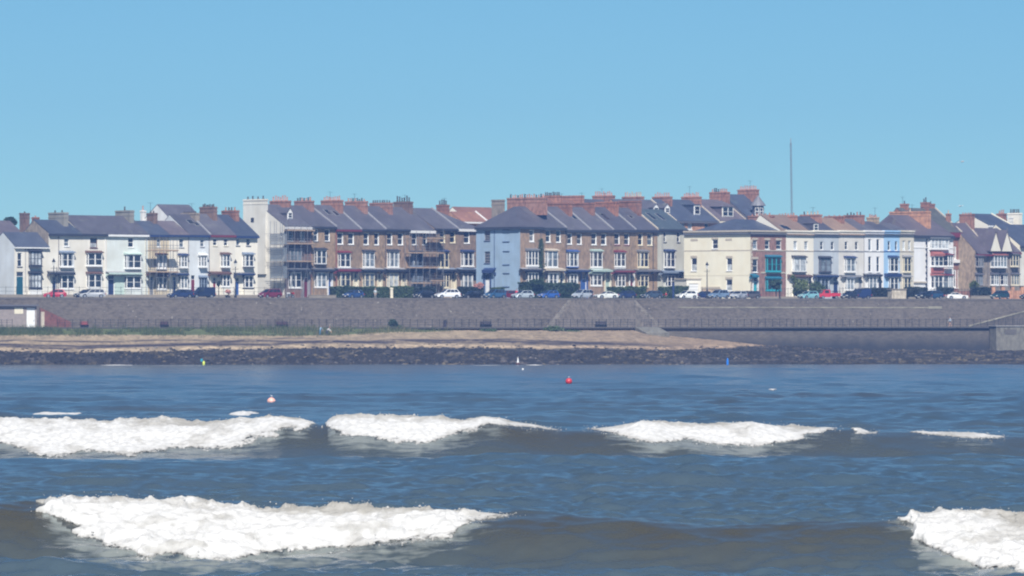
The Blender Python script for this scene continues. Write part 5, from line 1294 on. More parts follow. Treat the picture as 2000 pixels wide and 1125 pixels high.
gwall(1937, 2060, 16, 1.7, 'orangebrick', 'red brick garden wall with tall piers at the right edge', (1939, 1958, 1977, 1996, 2020))
gwall(1870, 1903, 17, 1.6, 'redbrick', 'dull red brick garden wall below the tan gable')
gwall(1372, 1408, 17, 1.8, 'tanbrick', 'brown brick wall at the foot of the cream flank')
# stone pier by the road
e = wempty(1742, .9, 11.0, 'stone_pier', 'square block-built pale stone pier beside the road', 'pier')
w_ = ws(1770, .9)-ws(1742, .9)
brick('pierstone', (.42, .38, .30), (.48, .44, .36), bw=.6, bh=.3, big=1.0)
m = MB(); m.box(0, w_, 0, 1.6, -.1, 1.75); m.build('shaft', M_('pierstone'), e)
m = MB(); m.box(-.12, w_+.12, -.12, 1.72, 1.75, 1.95); m.build('cap', M_('tanstone'), e)
# garage beside the cream flank
gr = wempty(1341, 30, 11.1, 'garage', 'small flat-roofed cream garage with a white door', 'garage'); gx = lambda px: ws(px, 30)-ws(1341, 30)
gz = lambda py: wz(py, 1355, 30)-11.1
m = MB(); Wg = gx(1369); facade(m, Wg, -.2, gz(546), [(gx(1345), gx(1364), .02, gz(554))], .2); m.box(0, .01, .01, 5, -.2, gz(546)); m.box(Wg-.01, Wg, .01, 5, -.2, gz(546)); m.build('wall', M_('creamlite'), gr)
m = MB(); m.box(-.15, Wg+.15, -.15, 5, gz(546), gz(546)+.25); m.build('roof', M_('w_stone'), gr)
m = MB(); [m.box(gx(1345), gx(1364), .1, .18, .02+(gz(554)-.02)*k/5, .02+(gz(554)-.02)*(k+.9)/5) for k in range(5)]; m.build('garage_door', M_('w_white'), gr)

# ------------------------------------------------------------------ lamp posts and posts
def lamp_post(px, pyt, t, label, arms=False):
    e = wempty(px, t, 11.0, 'street_lamp', label, 'street lamp', 'old lamp posts along the road')
    h = wz(pyt, px, t)-11.0
    m = MB(); m.lathe([(.24, 0), (.24, .5), (.15, .65), (.15, 1.6), (.09, 1.8), (.07, h-1.5), (.12, h-1.45), (.05, h-1.38)], 10); m.build('column', M_('iron'), e)
    m = MB(); m.bar((-.55, 0, h-1.75), (.55, 0, h-1.75), .035, 6); m.build('ladder_bar', M_('iron'), e)
    m = MB(); m.lathe([(.12, h-1.38), (.27, h-.65)], 6); ln = m.build('lantern', M_('lamp_glass'), e)
    m = MB(); m.lathe([(.34, h-.65), (.3, h-.5), (.12, h-.2), (.05, h-.1), (.05, h)], 6); m.build('lantern_cap', M_('iron'), ln)
lamp_post(105, 504, 1.6, 'street lamp at the far left, by the red hatchback')
lamp_post(460, 506, 1.6, 'street lamp before the last house of the painted terrace')
lamp_post(1381, 511, 1.6, 'street lamp before the cream flank wall')
def bollard(px, pyt, t, r, label, mat='iron'):
    e = wempty(px, t, 11.0, 'post', label, 'post'); h = wz(pyt, px, t)-11
    m = MB(); m.lathe([(r, -.1), (r, h-.3), (r*1.25, h-.25), (r*1.25, h-.1), (r*.6, h)], 10); m.build('shaft', M_(mat), e)
    m = MB(); m.lathe([(r*1.5, 0), (r*1.5, .18)], 10); m.build('base', M_(mat), e)
bollard(1315, 553, 2.2, .2, 'thick navy post by the white hatchback', 'w_navy')
bollard(1523, 566, 1.5, .14, 'short black post before the round clipped tree')
bollard(765, 562, 14.5, .28, 'white gate post in the long hedge', 'w_cream')
bollard(111, 522, 12.5, .07, 'slim dark pole right of the left street lamp')

# ------------------------------------------------------------------ leaves
def leaf_mat(name, c):
    if name in MATS: return MATS[name]
    m, nt, p = new_mat(name)
    g = nd(nt, 'ShaderNodeNewGeometry').outputs['Random Per Island']
    f = ramp(nt, world_noise(nt, .8, detail=3), .3, .7)
    o = mixc(nt, g, tuple(x*.55 for x in c), tuple(x*1.6 for x in c)); o = mixc(nt, f, o, (c[0]*1.5, c[1]*1.35, c[2]*.9), 'MIX') if True else o
    nt.links.new(mixc(nt, .35, mixc(nt, g, tuple(x*.55 for x in c), tuple(x*1.6 for x in c)), o), p.inputs['Base Color']); p.inputs['Roughness'].default_value = .6
    MATS[name] = m; return m
leaf_mat('leaf_dark', (.030, .058, .026)); leaf_mat('leaf_mid', (.05, .085, .03)); leaf_mat('leaf_light', (.10, .135, .04)); leaf_mat('leaf_ivy', (.05, .085, .04)); leaf_mat('leaf_blue', (.022, .038, .034))
leaf_mat('petal_pink', (.5, .25, .22))
def leaves(P, size, rng):
    n = len(P); a = rng.normal(size=(n, 3)); a /= np.linalg.norm(a, axis=1)[:, None]
    b = np.cross(a, rng.normal(size=(n, 3))); b /= np.linalg.norm(b, axis=1)[:, None]
    s = size*(.6+.8*rng.random((n, 1)))
    V = np.stack([P-a*s, P+b*s*.6, P+a*s, P-b*s*.6], 1).reshape(-1, 3)
    return V, np.arange(4*n).reshape(-1, 4)
def hedge(pxa, pxb, pyt, t, label, mat='leaf_dark', d=1.3, z=11.05, dens=190, name='hedge', cat='hedge'):
    e = wempty(pxa, t, z, name, label, cat); Lx = ws(pxb, t)-ws(pxa, t); h = wz(pyt, (pxa+pxb)/2, t)-z
    rng = np.random.default_rng(int(pxa)); n = int(dens*(Lx*h+Lx*d+h*d))
    P = rng.random((n, 3)); ax = rng.integers(0, 4, n)
    P[ax == 0, 1] *= .18; P[ax == 1, 2] = 1-.12*rng.random((ax == 1).sum()); P[ax == 2, 1] = .3*P[ax == 2, 1]
    hv = h*(.86+.28*fbm(P[:, 0]*Lx/1.4, P[:, 1]*2, 3, int(pxa)))
    Q = np.stack([P[:, 0]*Lx, P[:, 1]*d+.25*(fbm(P[:, 0]*Lx/.8, P[:, 2]*h/.6, 2, 5)-.5), P[:, 2]*hv], -1)
    V, Fq = leaves(Q, .14, rng)
    o = link('foliage', np_mesh('foliage', V, Fq, False), [M_(mat)], e)
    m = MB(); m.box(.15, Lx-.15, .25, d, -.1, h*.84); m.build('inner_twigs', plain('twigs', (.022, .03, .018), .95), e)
    return e
def bush(px, pyt, pyb, t, wpx, label, mat='leaf_mid', trunk=True, name='shrub', cat='shrub', z=11.05, seed=0, row=None, leaf=.15, n=2600):
    r_ = row or WALL
    s = r_.s(px, t); x, y = r_.xy(s, t); sc = F/y; zt = H-(pyt-HY)/sc; zb = H-(pyb-HY)/sc
    e = empty(name, (x, y, z), 0, label, cat)
    rx = wpx/2/sc; rz = (zt-zb)/2; cz = (zt+zb)/2-z
    rng = np.random.default_rng(seed+int(px))
    nc = 9; cc = rng.normal(size=(nc, 3)); cc /= np.linalg.norm(cc, axis=1)[:, None]; cc *= (.35+.4*rng.random((nc, 1)))
    rad = .34+.25*rng.random(nc)
    k = rng.integers(0, nc, n); dv = rng.normal(size=(n, 3)); dv /= np.linalg.norm(dv, axis=1)[:, None]
    P = cc[k]+dv*rad[k][:, None]*(.55+.5*rng.random((n, 1)))
    P = P*np.array([rx, rx, rz])+np.array([0, 0, cz])
    P = P[P[:, 2] > -.05]
    V, Fq = leaves(P, leaf, rng)
    link('crown', np_mesh('crown', V, Fq, False), [M_(mat)], e)
    m = MB(); m.bar((0, 0, -.1), (.05, 0, cz), .11, 7, r2=.06)
    for q in range(5):
        m.bar((.03, 0, max(.1, cz-rz*.8)), tuple(np.array(cc[q])*np.array([rx, rx, rz])*.8+np.array([0, 0, cz])), .05, 5, r2=.02)
    m.build('trunk', plain('bark', (.07, .055, .04), .9), e)
    return e
hedge(648, 706, 560, 14.8, 'dark hedge behind the navy hatchback with bright headlights', 'leaf_dark')
hedge(707, 762, 561, 14.8, 'mid green hedge left of the white gate post', 'leaf_mid')
hedge(768, 808, 560, 14.8, 'mid green hedge right of the white gate post', 'leaf_mid')
hedge(810, 852, 561, 14.8, 'near-black hedge left of the white car', 'leaf_blue')
hedge(897, 946, 561, 14.8, 'near-black hedge right of the white car', 'leaf_blue')
bush(935, 552, 566, 15.5, 24, 'bush of pale pink flowers beside the blue end wall', 'petal_pink', n=900, leaf=.12)
hedge(962, 986, 562, 16, 'low light green hedge at the foot of the blue end wall', 'leaf_mid')
hedge(1017, 1060, 551, 15, 'tall dark hedge at the corner of the blue end wall', 'leaf_dark')
hedge(1060, 1133, 554, 15, 'long tall hedge before the house with the ivy', 'leaf_dark')
bush(1052, 543, 566, 15.3, 36, 'rounded bush standing up above the tall hedge', 'leaf_dark')
hedge(1190, 1264, 560, 15, 'clipped hedge behind the white fastback', 'leaf_mid')
hedge(1290, 1346, 560, 15, 'hedge before the grey-green house', 'leaf_mid')
hedge(1690, 1742, 563, 15.6, 'dark shrubs behind the railing left of the stone pier', 'leaf_blue')
hedge(1772, 1812, 562, 15.6, 'dark shrubs right of the stone pier', 'leaf_blue')
hedge(1834, 1864, 562, 15.6, 'dark shrubs before the white corner house', 'leaf_blue')
hedge(1900, 1937, 562, 15.2, 'square dark blue-green hedge before the stone-coloured house', 'leaf_blue')
bush(1516, 545, 566, 15.6, 27, 'round clipped tree before the turquoise bays', 'leaf_dark', name='tree', cat='tree', n=3200)
bush(1562, 545, 580, 15.6, 42, 'bushy light green shrub before the cream house', 'leaf_light', n=3200)
bush(1551, 535, 552, 15.6, 14, 'tall thin sprouting shrub above the light green shrub', 'leaf_light', n=700)
bush(1596, 549, 580, 15.8, 40, 'mid green shrub behind the turquoise car', 'leaf_mid', n=3000)
bush(1903, 549, 568, 17, 22, 'yellow-green bush below the tan gable', 'leaf_light', n=1200)
bush(427, 549, 559, 14.9, 9, 'small dark round potted tree before the cream house with the red door', 'leaf_blue', n=500, name='potted_tree', cat='tree')
bush(446, 564, 574, 14.0, 12, 'low rust-brown planter bush by the cream house with the red door', 'petal_pink', n=400)
bush(18, 424, 444, 140, 28, 'dark tree rising behind the roofs at far left', 'leaf_dark', name='tree', cat='tree', n=3500, leaf=.25)
bush(773, 623, 646, -8.0, 30, 'square dark green bush on the promenade edge', 'leaf_dark', z=PZ-.4, n=3000)
bush(955, 640, 649, -10.2, 34, 'low weeds on the sand below the middle bench', 'leaf_mid', z=5.0, n=900)
bush(1078, 638, 650, -10.2, 48, 'green weeds at the foot of the buttress', 'leaf_mid', z=5.0, n=1400)
bush(1118, 642, 651, -10.2, 44, 'green weeds trailing onto the sand right of the buttress foot', 'leaf_mid', z=5.0, n=1200)
# ivy climbing the brick front
s_i = RC.s(1056, -.2); x, y = RC.xy(s_i, -.2)
e = empty('climbing_ivy', (x, y, GZ), RC.a, 'ivy climbing the brick front between two bays', 'ivy')
rng = np.random.default_rng(77); n = 2600; sc = F/y
zz = rng.random(n)**.8*(H-(466-HY)/sc-GZ); wv = (.9-.5*zz/zz.max())*(1+.5*(fbm(zz/1.3, 0*zz, 3, 4)-.5))
P = np.stack([rng.normal(0, .55, n)*wv, rng.uniform(-.28, .05, n), zz], -1); V, Fq = leaves(P, .13, rng)
link('foliage', np_mesh('foliage', V, Fq, False), [M_('leaf_ivy')], e)
m = MB(); m.bar((0, .05, 0), (.1, .05, 6), .05, 5, r2=.02); m.build('stem', M_('bark'), e)

# ------------------------------------------------------------------ scaffolds
if 'netting' not in MATS:
    m_, nt, p = new_mat('netting'); p.inputs['Base Color'].default_value = (.26, .30, .33, 1); p.inputs['Alpha'].default_value = .45; p.inputs['Roughness'].default_value = .9; MATS['netting'] = m_
def scaffold(row, px0, px1, n, pyt, decks, label, side=None, net=False, t0=-1.55, t1=-.35):
    s0 = row.s(px0, t0); s1 = row.s(px1, t0); x, y = row.xy(s0); e = empty('scaffold', (x, y, GZ), row.a, label, 'scaffold')
    L = s1-s0; Ym = row.Y((s0+s1)/2, t0); Z = lambda py: H-(py-HY)*Ym/F-GZ; zt = Z(pyt)
    for i in range(n):
        for t in (t0, t1):
            m = MB(); m.bar((L*i/(n-1), t, 0), (L*i/(n-1), t, zt+random.uniform(.1, .8)), .045, 6); m.build('standard', M_('steel'), e)
    for (py, a, b) in decks:
        z = Z(py); xa, xb = L*a, L*b
        m = MB(); [m.box(xa-.3, xb+.3, t0+.1+.26*k, t0+.33+.26*k, z, z+.06) for k in range(4)]; m.box(xa-.3, xb+.3, t0-.05, t0-.01, z, z+.22); m.build('deck_boards', M_('board'), e)
        for dz in (.5, 1.0):
            m = MB(); m.bar((xa-.4, t0-.05, z+dz), (xb+.4, t0-.05, z+dz), .04, 6); m.build('guard_rail', M_('steel'), e)
        m = MB()
        for i in range(n): m.bar((L*i/(n-1), t0-.3, z-.05), (L*i/(n-1), t1+.2, z-.05), .04, 6)
        m.build('transoms', M_('steel'), e)
    for i in range(n-1):
        if i % 2 == 0:
            m = MB(); m.bar((L*i/(n-1), t0-.06, .2), (L*(i+1)/(n-1), t0-.06, zt*.5), .035, 5); m.build('brace', M_('steel'), e)
    if side:
        for k in range(3):
            for xx in (-1.5, -.45):
                m = MB(); m.bar((xx, t0+1.6*k, 0), (xx, t0+1.6*k, Z(432)), .045, 6); m.build('standard', M_('steel'), e)
        for (pya, pyb) in side:
            m = MB(); m.box(-1.56, -1.53, t0+.1, t0+3.2, Z(pyb), Z(pya)); m.box(-1.5, -.3, t0-.02, t0+.01, Z(pyb), Z(pya)); m.build('netting', M_('netting'), e)
            m = MB(); m.box(-1.5, -.3, t0, t0+3.2, Z(pyb)-.06, Z(pyb)); m.build('deck_boards', M_('board'), e)
            for k in range(4):
                m = MB(); zq = Z(pya)+.12*k; m.bar((-1.6, t0-.4, zq-.5*k), (-1.6, t0+4.6-.5*k, zq-.5*k), .035, 5); m.build('guard_rail', M_('steel'), e)
    return e
scaffold(RB, 563, 613, 5, 444, [(451, 0, 1), (477, 0, 1), (511.5, 0, 1)], 'tall scaffold with netting round the corner of the brick end house', side=[(457, 478), (484, 511), (520, 544)], t0=-1.15, t1=-.25)
scaffold(RB, 800, 866, 6, 456, [(466.5, .55, 1), (495, 0, 1), (524, 0, .8), (554, .05, .6), (549, .65, 1)], 'scaffold before the shaded brick house with a white gutter board')
scaffold(RA, 293, 346, 5, 468, [(490, 0, 1), (532, 0, 1)], 'light scaffold before the sandy beige house', t0=-2.2, t1=-1.0)

# ------------------------------------------------------------------ radio mast, gulls
Ym = 1300.0; zt = H+(HY-280)*Ym/F; x0 = (1549-1000)/F*Ym; x1 = (1544.5-1000)/F*Ym
e = empty('radio_mast', (x0, Ym, 11), 0, 'tall thin lattice radio mast rising behind the painted houses', 'mast')
Lm = zt-11; xt = x1-x0
def mp(k, z): a_ = 2*math.pi*k/3+.4; r_ = .27*(1-.25*z/Lm); return Vector((xt*z/Lm+r_*math.cos(a_), r_*math.sin(a_), z))
for k in range(3):
    m = MB(); m.bar(mp(k, 0), mp(k, Lm), .032, 6); m.build('leg', M_('w_lead'), e)
m = MB(); N = 34
for j in range(N):
    za, zb = Lm*j/N, Lm*(j+1)/N
    for k in range(3):
        m.bar(mp(k, za), mp((k+1) % 3, zb), .028, 4); m.bar(mp(k, zb), mp((k+1) % 3, zb), .028, 4)
m.build('lattice', M_('w_lead'), e)
m = MB(); m.bar((xt, 0, Lm-.3), (xt, 0, Lm+1.2), .09, 6); m.build('aerial', M_('w_grey'), e)
m = MB(); m.bar((xt*.5-1.4, 0, Lm*.55), (xt*.5+1.2, 0, Lm*.55), .03, 4); m.bar((xt*.6-.6, 0, Lm*.42), (xt*.6+1.5, 0, Lm*.42), .03, 4); m.build('dipole', M_('w_grey'), e)
def gull(px, py, Y, rz, label):
    M_('w_bluegrey')
    c = ((px-1000)/F*Y, Y, H-(py-HY)/F*Y); e = empty('gull', c, rz, label, 'gull', 'gulls in the sky')
    m = MB(); m.bar((-.25, 0, 0), (.1, 0, .02), .09, 8, r2=.1); m.bar((.1, 0, .02), (.26, 0, .05), .1, 8, r2=.05); m.bar((.26, 0, .05), (.33, 0, .04), .04, 6, r2=.01); m.bar((-.42, 0, .0), (-.25, 0, 0), .05, 6, r2=.09)
    m.build('body', M_('w_grey'), e); e.scale = (.75, .75, .75)
    for sg in (-1, 1):
        m = MB()
        P_ = [(.12, 0, .05), (.16, .35*sg, .2), (.02, .75*sg, .12), (-.08, .7*sg, .1), (-.02, .35*sg, .17), (-.12, 0, .03)]
        m.add([(a, b, c_) for a, b, c_ in P_]+[(a, b, c_-.025) for a, b, c_ in P_], [(0,1,4,5),(1,2,3,4),(11,10,7,6),(10,9,8,7)]+[(i, 6+i, 6+(i+1) % 6, (i+1) % 6) for i in range(6)]); m.build('wing', M_('w_white'), e)
gull(1876, 403, 820, .8, 'white gull flying just above the roofs on the right')
gull(1880, 316, 820, .3, 'faint white gull higher in the sky on the right')

# ------------------------------------------------------------------ buoys and markers on the water
def sphere(mb, c, r, n=18, m_=12, zlo=-1.0):
    prof = []
    for j in range(m_+1):
        a_ = -math.pi/2+math.pi*j/m_; prof.append((max(.003, r*math.cos(a_)), r*math.sin(a_)))
    mb.lathe(prof, n, c)
def buoy(px, Y, dz, col, label):
    z = float(sea_h(np.array([px]), np.array([Y]))[0]); e = empty('mooring_buoy', ((px-1000)/F*Y, Y, z+dz), 0, label, 'buoy', 'round mooring buoys')
    m = MB(); sphere(m, (0, 0, 0), .385); m.build('float', col, e, True)
    m = MB(); m.lathe([(.07, .36), (.07, .44), (.03, .46)], 8); m.bar((0, 0, .44), (.1, 0, .52), .02, 5); m.bar((.1, 0, .52), (-.06, 0, .56), .02, 5); m.build('eye', M_('steel'), e)
buoy(1111, 636, .34, plain('buoy_red', (.55, .035, .04), .35), 'red round buoy floating on the far water')
buoy(530, 497, -.13, plain('buoy_pink', (.80, .42, .34), .4), 'faded pink buoy riding low behind the second wave')
def marker(px, Y, label, kind):
    z = float(sea_h(np.array([px]), np.array([Y]))[0]); e = empty('marker_buoy', ((px-1000)/F*Y, Y, z), 0, label, 'marker buoy')
    if kind == 'yellow':
        m = MB(); m.lathe([(.1, -.3), (.2, 0), (.22, .25), (.14, .55), (.05, .6)], 10); m.build('float', plain('mk_yellow', (.65, .75, .1), .4), e)
        m = MB(); m.bar((-.1, 0, .3), (-.22, 0, 1.0), .025, 6); st_ = m.build('staff', M_('iron'), e)
        m = MB(); m.box(-.52, -.16, -.02, .02, .52, .98); m.build('flag', plain('mk_teal', (.02, .3, .42), .6), st_)
    elif kind == 'white':
        m = MB(); m.lathe([(.2, .35), (.16, .55), (.09, .95), (.02, 1.3)], 10); m.build('cone', M_('w_white'), e)
        m = MB(); m.lathe([(.1, -.3), (.35, 0), (.4, .2), (.2, .36)], 12); m.build('float', plain('mk_brown', (.10, .045, .04), .6), e)
        m = MB(); m.bar((0, 0, 1.25), (0, 0, 1.45), .015, 5); m.build('staff', M_('iron'), e)
    else:
        m = MB(); m.lathe([(.12, -.3), (.2, .0), (.18, .6), (.13, 1.0), (.1, 1.05)], 10); m.build('float', plain('mk_blue', (.02, .2, .7), .4), e)
        m = MB(); m.lathe([(.05, 1.04), (.05, 1.12)], 8); m.build('cap', M_('w_navy'), e)
marker(398, 896, 'yellow marker buoy with a teal flag at the edge of the rocks', 'yellow')
marker(1011.5, 897, 'white cone marker on a dark float at the edge of the rocks', 'white')
marker(1421, 898, 'bright blue marker buoy at the edge of the rocks', 'blue')
z = float(sea_h(np.array([1021.]), np.array([806.]))[0]); e = empty('pot_float', ((1021-1000)/F*806, 806, z+.06), 0, 'small white pot float below the white cone marker', 'float')
m = MB(); sphere(m, (0, 0, 0), .15, 12, 8); m.build('float_ball', M_('w_white'), e, True); m = MB(); m.lathe([(.03, .14), (.03, .2)], 6); m.build('eye', M_('steel'), e)

# ------------------------------------------------------------------ benches on the promenade
def bench(px, t, label, mat, L=2.0):
    e = wempty(px, t, PZ, 'bench', label, 'bench', 'benches on the promenade')
    m = MB(); [m.box(-L/2, L/2, -.25+.11*k, -.16+.11*k, .42, .46) for k in range(5)]; m.build('seat', M_(mat), e)
    m = MB(); [m.box(-L/2, L/2, .26+.02*k, .3+.02*k, .5+.13*k, .6+.13*k) for k in range(4)]; m.build('backrest', M_(mat), e)
    for sx_ in (-1, 1):
        m = MB(); m.box(sx_*L*.42-.05, sx_*L*.42+.05, -.22, -.14, 0, .42); m.box(sx_*L*.42-.05, sx_*L*.42+.05, .2, .28, 0, 1.0); m.box(sx_*L*.42-.04, sx_*L*.42+.04, -.22, .28, .36, .42); m.build('leg', M_('iron'), e)
plain('bench_maroon', (.06, .025, .04), .7); plain('bench_dark', (.035, .03, .045), .7); plain('bench_red', (.3, .06, .06), .7)
bench(552, -1.3, 'dark maroon bench behind the two people on the beach', 'bench_maroon', 2.2)
bench(950, -1.3, 'dark bench on the promenade between the bin and the buttress', 'bench_dark', 2.2)
bench(1175, -2.6, 'dark bench on the promenade below the buttress', 'bench_dark', 2.2)
bench(322, -1.3, 'dark bench half hidden by the tall grass', 'bench_maroon', 1.5)
bench(166, -1.3, 'red bench right of the beach shelter', 'bench_red', 1.4)
e = wempty(869, -1.5, PZ, 'litter_bin', 'dark upright litter bin on the promenade', 'litter bin')
m = MB(); m.lathe([(.26, 0), (.28, .85), (.3, .88), (.3, .95)], 12); m.build('body', M_('bench_dark'), e); m = MB(); m.lathe([(.31, .95), (.3, 1.1), (.12, 1.22)], 12); m.build('lid', M_('iron'), e)
# ------------------------------------------------------------------ cars
CARS = {   # L, W, H, belt, rear base x, front base x, rear roof x, front roof x, sill
    'hatch':  (4.0, 1.72, 1.47, .93, -1.86, 1.02, -1.42, .12, .2),
    'saloon': (4.5, 1.76, 1.43, .93, -1.62, 1.05, -.95, .2, .2),
    'coupe':  (4.2, 1.76, 1.32, .88, -1.72, .80, -.72, -.02, .18),
    'estate': (4.5, 1.76, 1.48, .93, -2.16, 1.08, -1.9, .25, .2),
    'mpv':    (4.3, 1.78, 1.65, .98, -2.02, 1.42, -1.75, .35, .22),
    'suv':    (4.5, 1.86, 1.66, 1.03, -2.1, 1.05, -1.55, .18, .28),
    'van':    (4.5, 1.82, 1.92, 1.05, -2.2, 1.38, -2.14, .55, .25)}
_carcache = {}
def car_parts(kind):
    if kind in _carcache: return _carcache[kind]
    L, W, Hh, B, rb, fb, rr, fr, sill = CARS[kind]
    hw = W/2; wr = .32; xr, xf = -L/2+.82, L/2-.86; ar = wr+.07
    pts = [(-L/2+.02, sill+.14)]
    for xc in (xr, xf):
        pts.append((xc-ar, sill))
        for k in range(1, 8):
            a = math.pi-math.pi*k/8; pts.append((xc+ar*math.cos(a), wr+ar*math.sin(a)))
        pts.append((xc+ar, sill))
    pts += [(L/2-.12, sill), (L/2, sill+.18), (L/2, .6), (L/2-.1, .74), (fb+.25, B-.06), (fb-.05, B), (rb+.05, B+.02), (-L/2+.08, B-.03 if rb < -L/2+.5 else B-.02), (-L/2, .62)]
    bm = bmesh.new()
    def ring(y, sc):
        return [bm.verts.new((x*sc if abs(x) > L/2-.2 else x, y, z if z < .6 else z)) for x, z in pts]
    r0 = ring(-hw+.05, .985); r1 = ring(-hw, 1); r2 = ring(hw, 1); r3 = ring(hw-.05, .985)
    # shape: widest at mid height
    n = len(pts)
    for A in (r0, r1, r2, r3):
        pass
    for A, Bq in ((r1, r2),):
        for i in range(n): bm.faces.new((A[i], A[(i+1) % n], Bq[(i+1) % n], Bq[i]))
    f1 = bm.faces.new(r1[::-1]); f2 = bm.faces.new(r2)
    for v in r0+r3: bm.verts.remove(v)
    for v in bm.verts:
        if v.co.z > .75: v.co.y *= .955
        if v.co.z < .3: v.co.y *= .97
        e_ = max(0, abs(v.co.x)-L/2+.45)/.45; v.co.y *= 1-.12*e_*e_
    # painted roof and pillars
    gw, tw = hw*.94, hw*.74
    base = [(rb, -gw, B-.03), (fb, -gw, B-.03), (fb, gw, B-.03), (rb, gw, B-.03)]; top = [(rr, -tw, Hh), (fr, -tw, Hh), (fr, tw, Hh), (rr, tw, Hh)]
    vb = [bm.verts.new(p) for p in base]; vt = [bm.verts.new(p) for p in top]
    bm.faces.new(vt)
    for i in range(4): bm.faces.new((vb[i], vb[(i+1) % 4], vt[(i+1) % 4], vt[i]))
    ed = [e for e in bm.edges if e.is_manifold and e.calc_face_angle(0) > .35 and all(v.co.z > .55 for v in e.verts)]
    bmesh.ops.bevel(bm, geom=ed, offset=.05, segments=2, affect='EDGES', profile=.5)
    bmesh.ops.recalc_face_normals(bm, faces=bm.faces)
    body = bpy.data.meshes.new('body'); bm.to_mesh(body); bm.free(); body.materials.append(None)
    for p_ in body.polygons: p_.use_smooth = False
    def lerp(a, b, t): return Vector(a)*(1-t)+Vector(b)*t
    def panel(mb, c, u0, u1, w0, w1, off):
        P_ = lambda u, w: lerp(lerp(c[0], c[1], u), lerp(c[3], c[2], u), w)
        q = [P_(u0, w0), P_(u1, w0), P_(u1, w1), P_(u0, w1)]
        nrm = (q[1]-q[0]).cross(q[3]-q[0]).normalized()*off
        mb.add([p+nrm for p in q]+[p-nrm for p in q], [(0,1,2,3),(7,6,5,4),(0,4,5,1),(1,5,6,2),(2,6,7,3),(3,7,4,0)])
    g = MB(); panel(g, (base[1], base[2], top[2], top[1]), .05, .95, .1, .92, .012)     # windscreen
    g2 = MB(); panel(g2, (base[3], base[0], top[0], top[3]), .08, .92, .2, .9, .012)    # rear
    wns = []
    for c in ((base[0], base[1], top[1], top[0]), (base[2], base[3], top[3], top[2])):
        rev = c[0][0] > c[1][0]; win = MB()
        segs = ((.06, .30), (.33, .60), (.63, .93)) if kind in ('estate', 'suv', 'mpv', 'saloon') else ((.10, .46), (.49, .92)) if kind != 'van' else ((.68, .95),)
        for (a, b) in segs:
            if rev: a, b = 1-b, 1-a
            panel(win, c, a, b, .14, .88, .012)
        wm_ = win.mesh('side_window'); wm_.materials.append(M_('glass')); wns.append(wm_)
    gl = g.mesh('windscreen'); gl.materials.append(M_('glass')); rw = g2.mesh('rear_window'); rw.materials.append(M_('glass'))
    t = MB(Matrix.Rotation(math.pi/2, 4, 'X')); t.lathe([(wr*.6, -.1), (wr, -.085), (wr, .085), (wr*.6, .1)], 16); tyre = t.mesh('tyre'); tyre.materials.append(M_('rubber'))
    t = MB(Matrix.Rotation(math.pi/2, 4, 'X')); t.lathe([(wr*.64, -.105), (wr*.6, -.09), (wr*.6, .09), (wr*.64, .105)], 12); t.lathe([(wr*.2, -.115), (wr*.2, .115)], 8); rim = t.mesh('rim'); rim.materials.append(M_('rim'))
    h = MB(); h.box(-.1, .03, -.2, .2, -.085, .085); hl = h.mesh('headlight'); hl.materials.append(M_('lamp_glass'))  # sun glint on the lens put into its white colour
    h = MB(); h.box(-.02, .1, -.14, .14, -.12, .12); tl_ = h.mesh('tail_light'); tl_.materials.append(M_('tail_red'))
    h = MB(); h.box(L/2-.02, L/2+.025, -.62, .62, .32, .52); bmp = h.mesh('grille'); bmp.materials.append(M_('rubber'))
    h = MB(); h.box(L/2+.026, L/2+.036, -.26, .26, .36, .47); npl = h.mesh('number_plate'); npl.materials.append(M_('plate'))
    h = MB(); h.box(-.08, .08, -.1, .1, -.07, .07); mir = h.mesh('mirror'); mir.materials.append(None)
    _carcache[kind] = dict(body=body, gl=gl, wns=wns, rw=rw, tyre=tyre, rim=rim, hl=hl, tl=tl_, bmp=bmp, npl=npl, mir=mir, xr=xr, xf=xf, L=L, hw=hw, wr=wr, B=B, fb=fb)
    return _carcache[kind]
def sub(name, me, par, loc=(0, 0, 0), mat=None):
    o = bpy.data.objects.new(name, me); COL.objects.link(o); o.parent = par; o.location = loc
    if mat is not None:
        o.material_slots[0].link = 'OBJECT'; o.material_slots[0].material = mat
    return o
def car(kind, px, t, extra, col, label, name='parked_car', z=11.02):
    P_ = car_parts(kind); s = ws(px, t); x, y = WALL.xy(s, t)
    e = empty(name, (x, y, z), WALL.a+math.pi+R(extra), label, 'van' if kind == 'van' else 'car', 'cars parked along the sea road')
    pm = paint(col)
    b = sub('body', P_['body'], e, mat=pm)
    sub('windscreen', P_['gl'], e); sub('rear_window', P_['rw'], e); [sub('side_window', q_, e) for q_ in P_['wns']]
    for xx in (P_['xr'], P_['xf']):
        for sy in (-1, 1):
            w = sub('wheel', P_['tyre'], e, (xx, sy*(P_['hw']-.1), P_['wr'])); sub('rim', P_['rim'], w)
    for sy in (-1, 1):
        sub('headlight', P_['hl'], e, (P_['L']/2-.04, sy*P_['hw']*.66, .645)); sub('tail_light', P_['tl'], e, (-P_['L']/2+.0, sy*P_['hw']*.78, .74))
        sub('mirror', P_['mir'], e, (P_['fb']-.35, sy*(P_['hw']+.06), P_['B']+.06), pm)
    sub('grille', P_['bmp'], e); sub('number_plate', P_['npl'], e)
    return e
navy = (.02, .035, .10); black = (.012, .014, .018); silver = (.45, .47, .5); white = (.82, .83, .84)
car('hatch', 107, 3, -18, (.42, .02, .05), 'red hatchback side-on at the far left of the road')
car('hatch', 167, 7.5, 10, (.02, .03, .06), 'dark car poking out behind the grey estate at left')
car('estate', 181, 3, -18, (.36, .38, .40), 'grey estate car right of the red hatchback')
car('estate', 352, 4, 8, navy, 'navy estate car at the front of the dark pair by the potted tree')
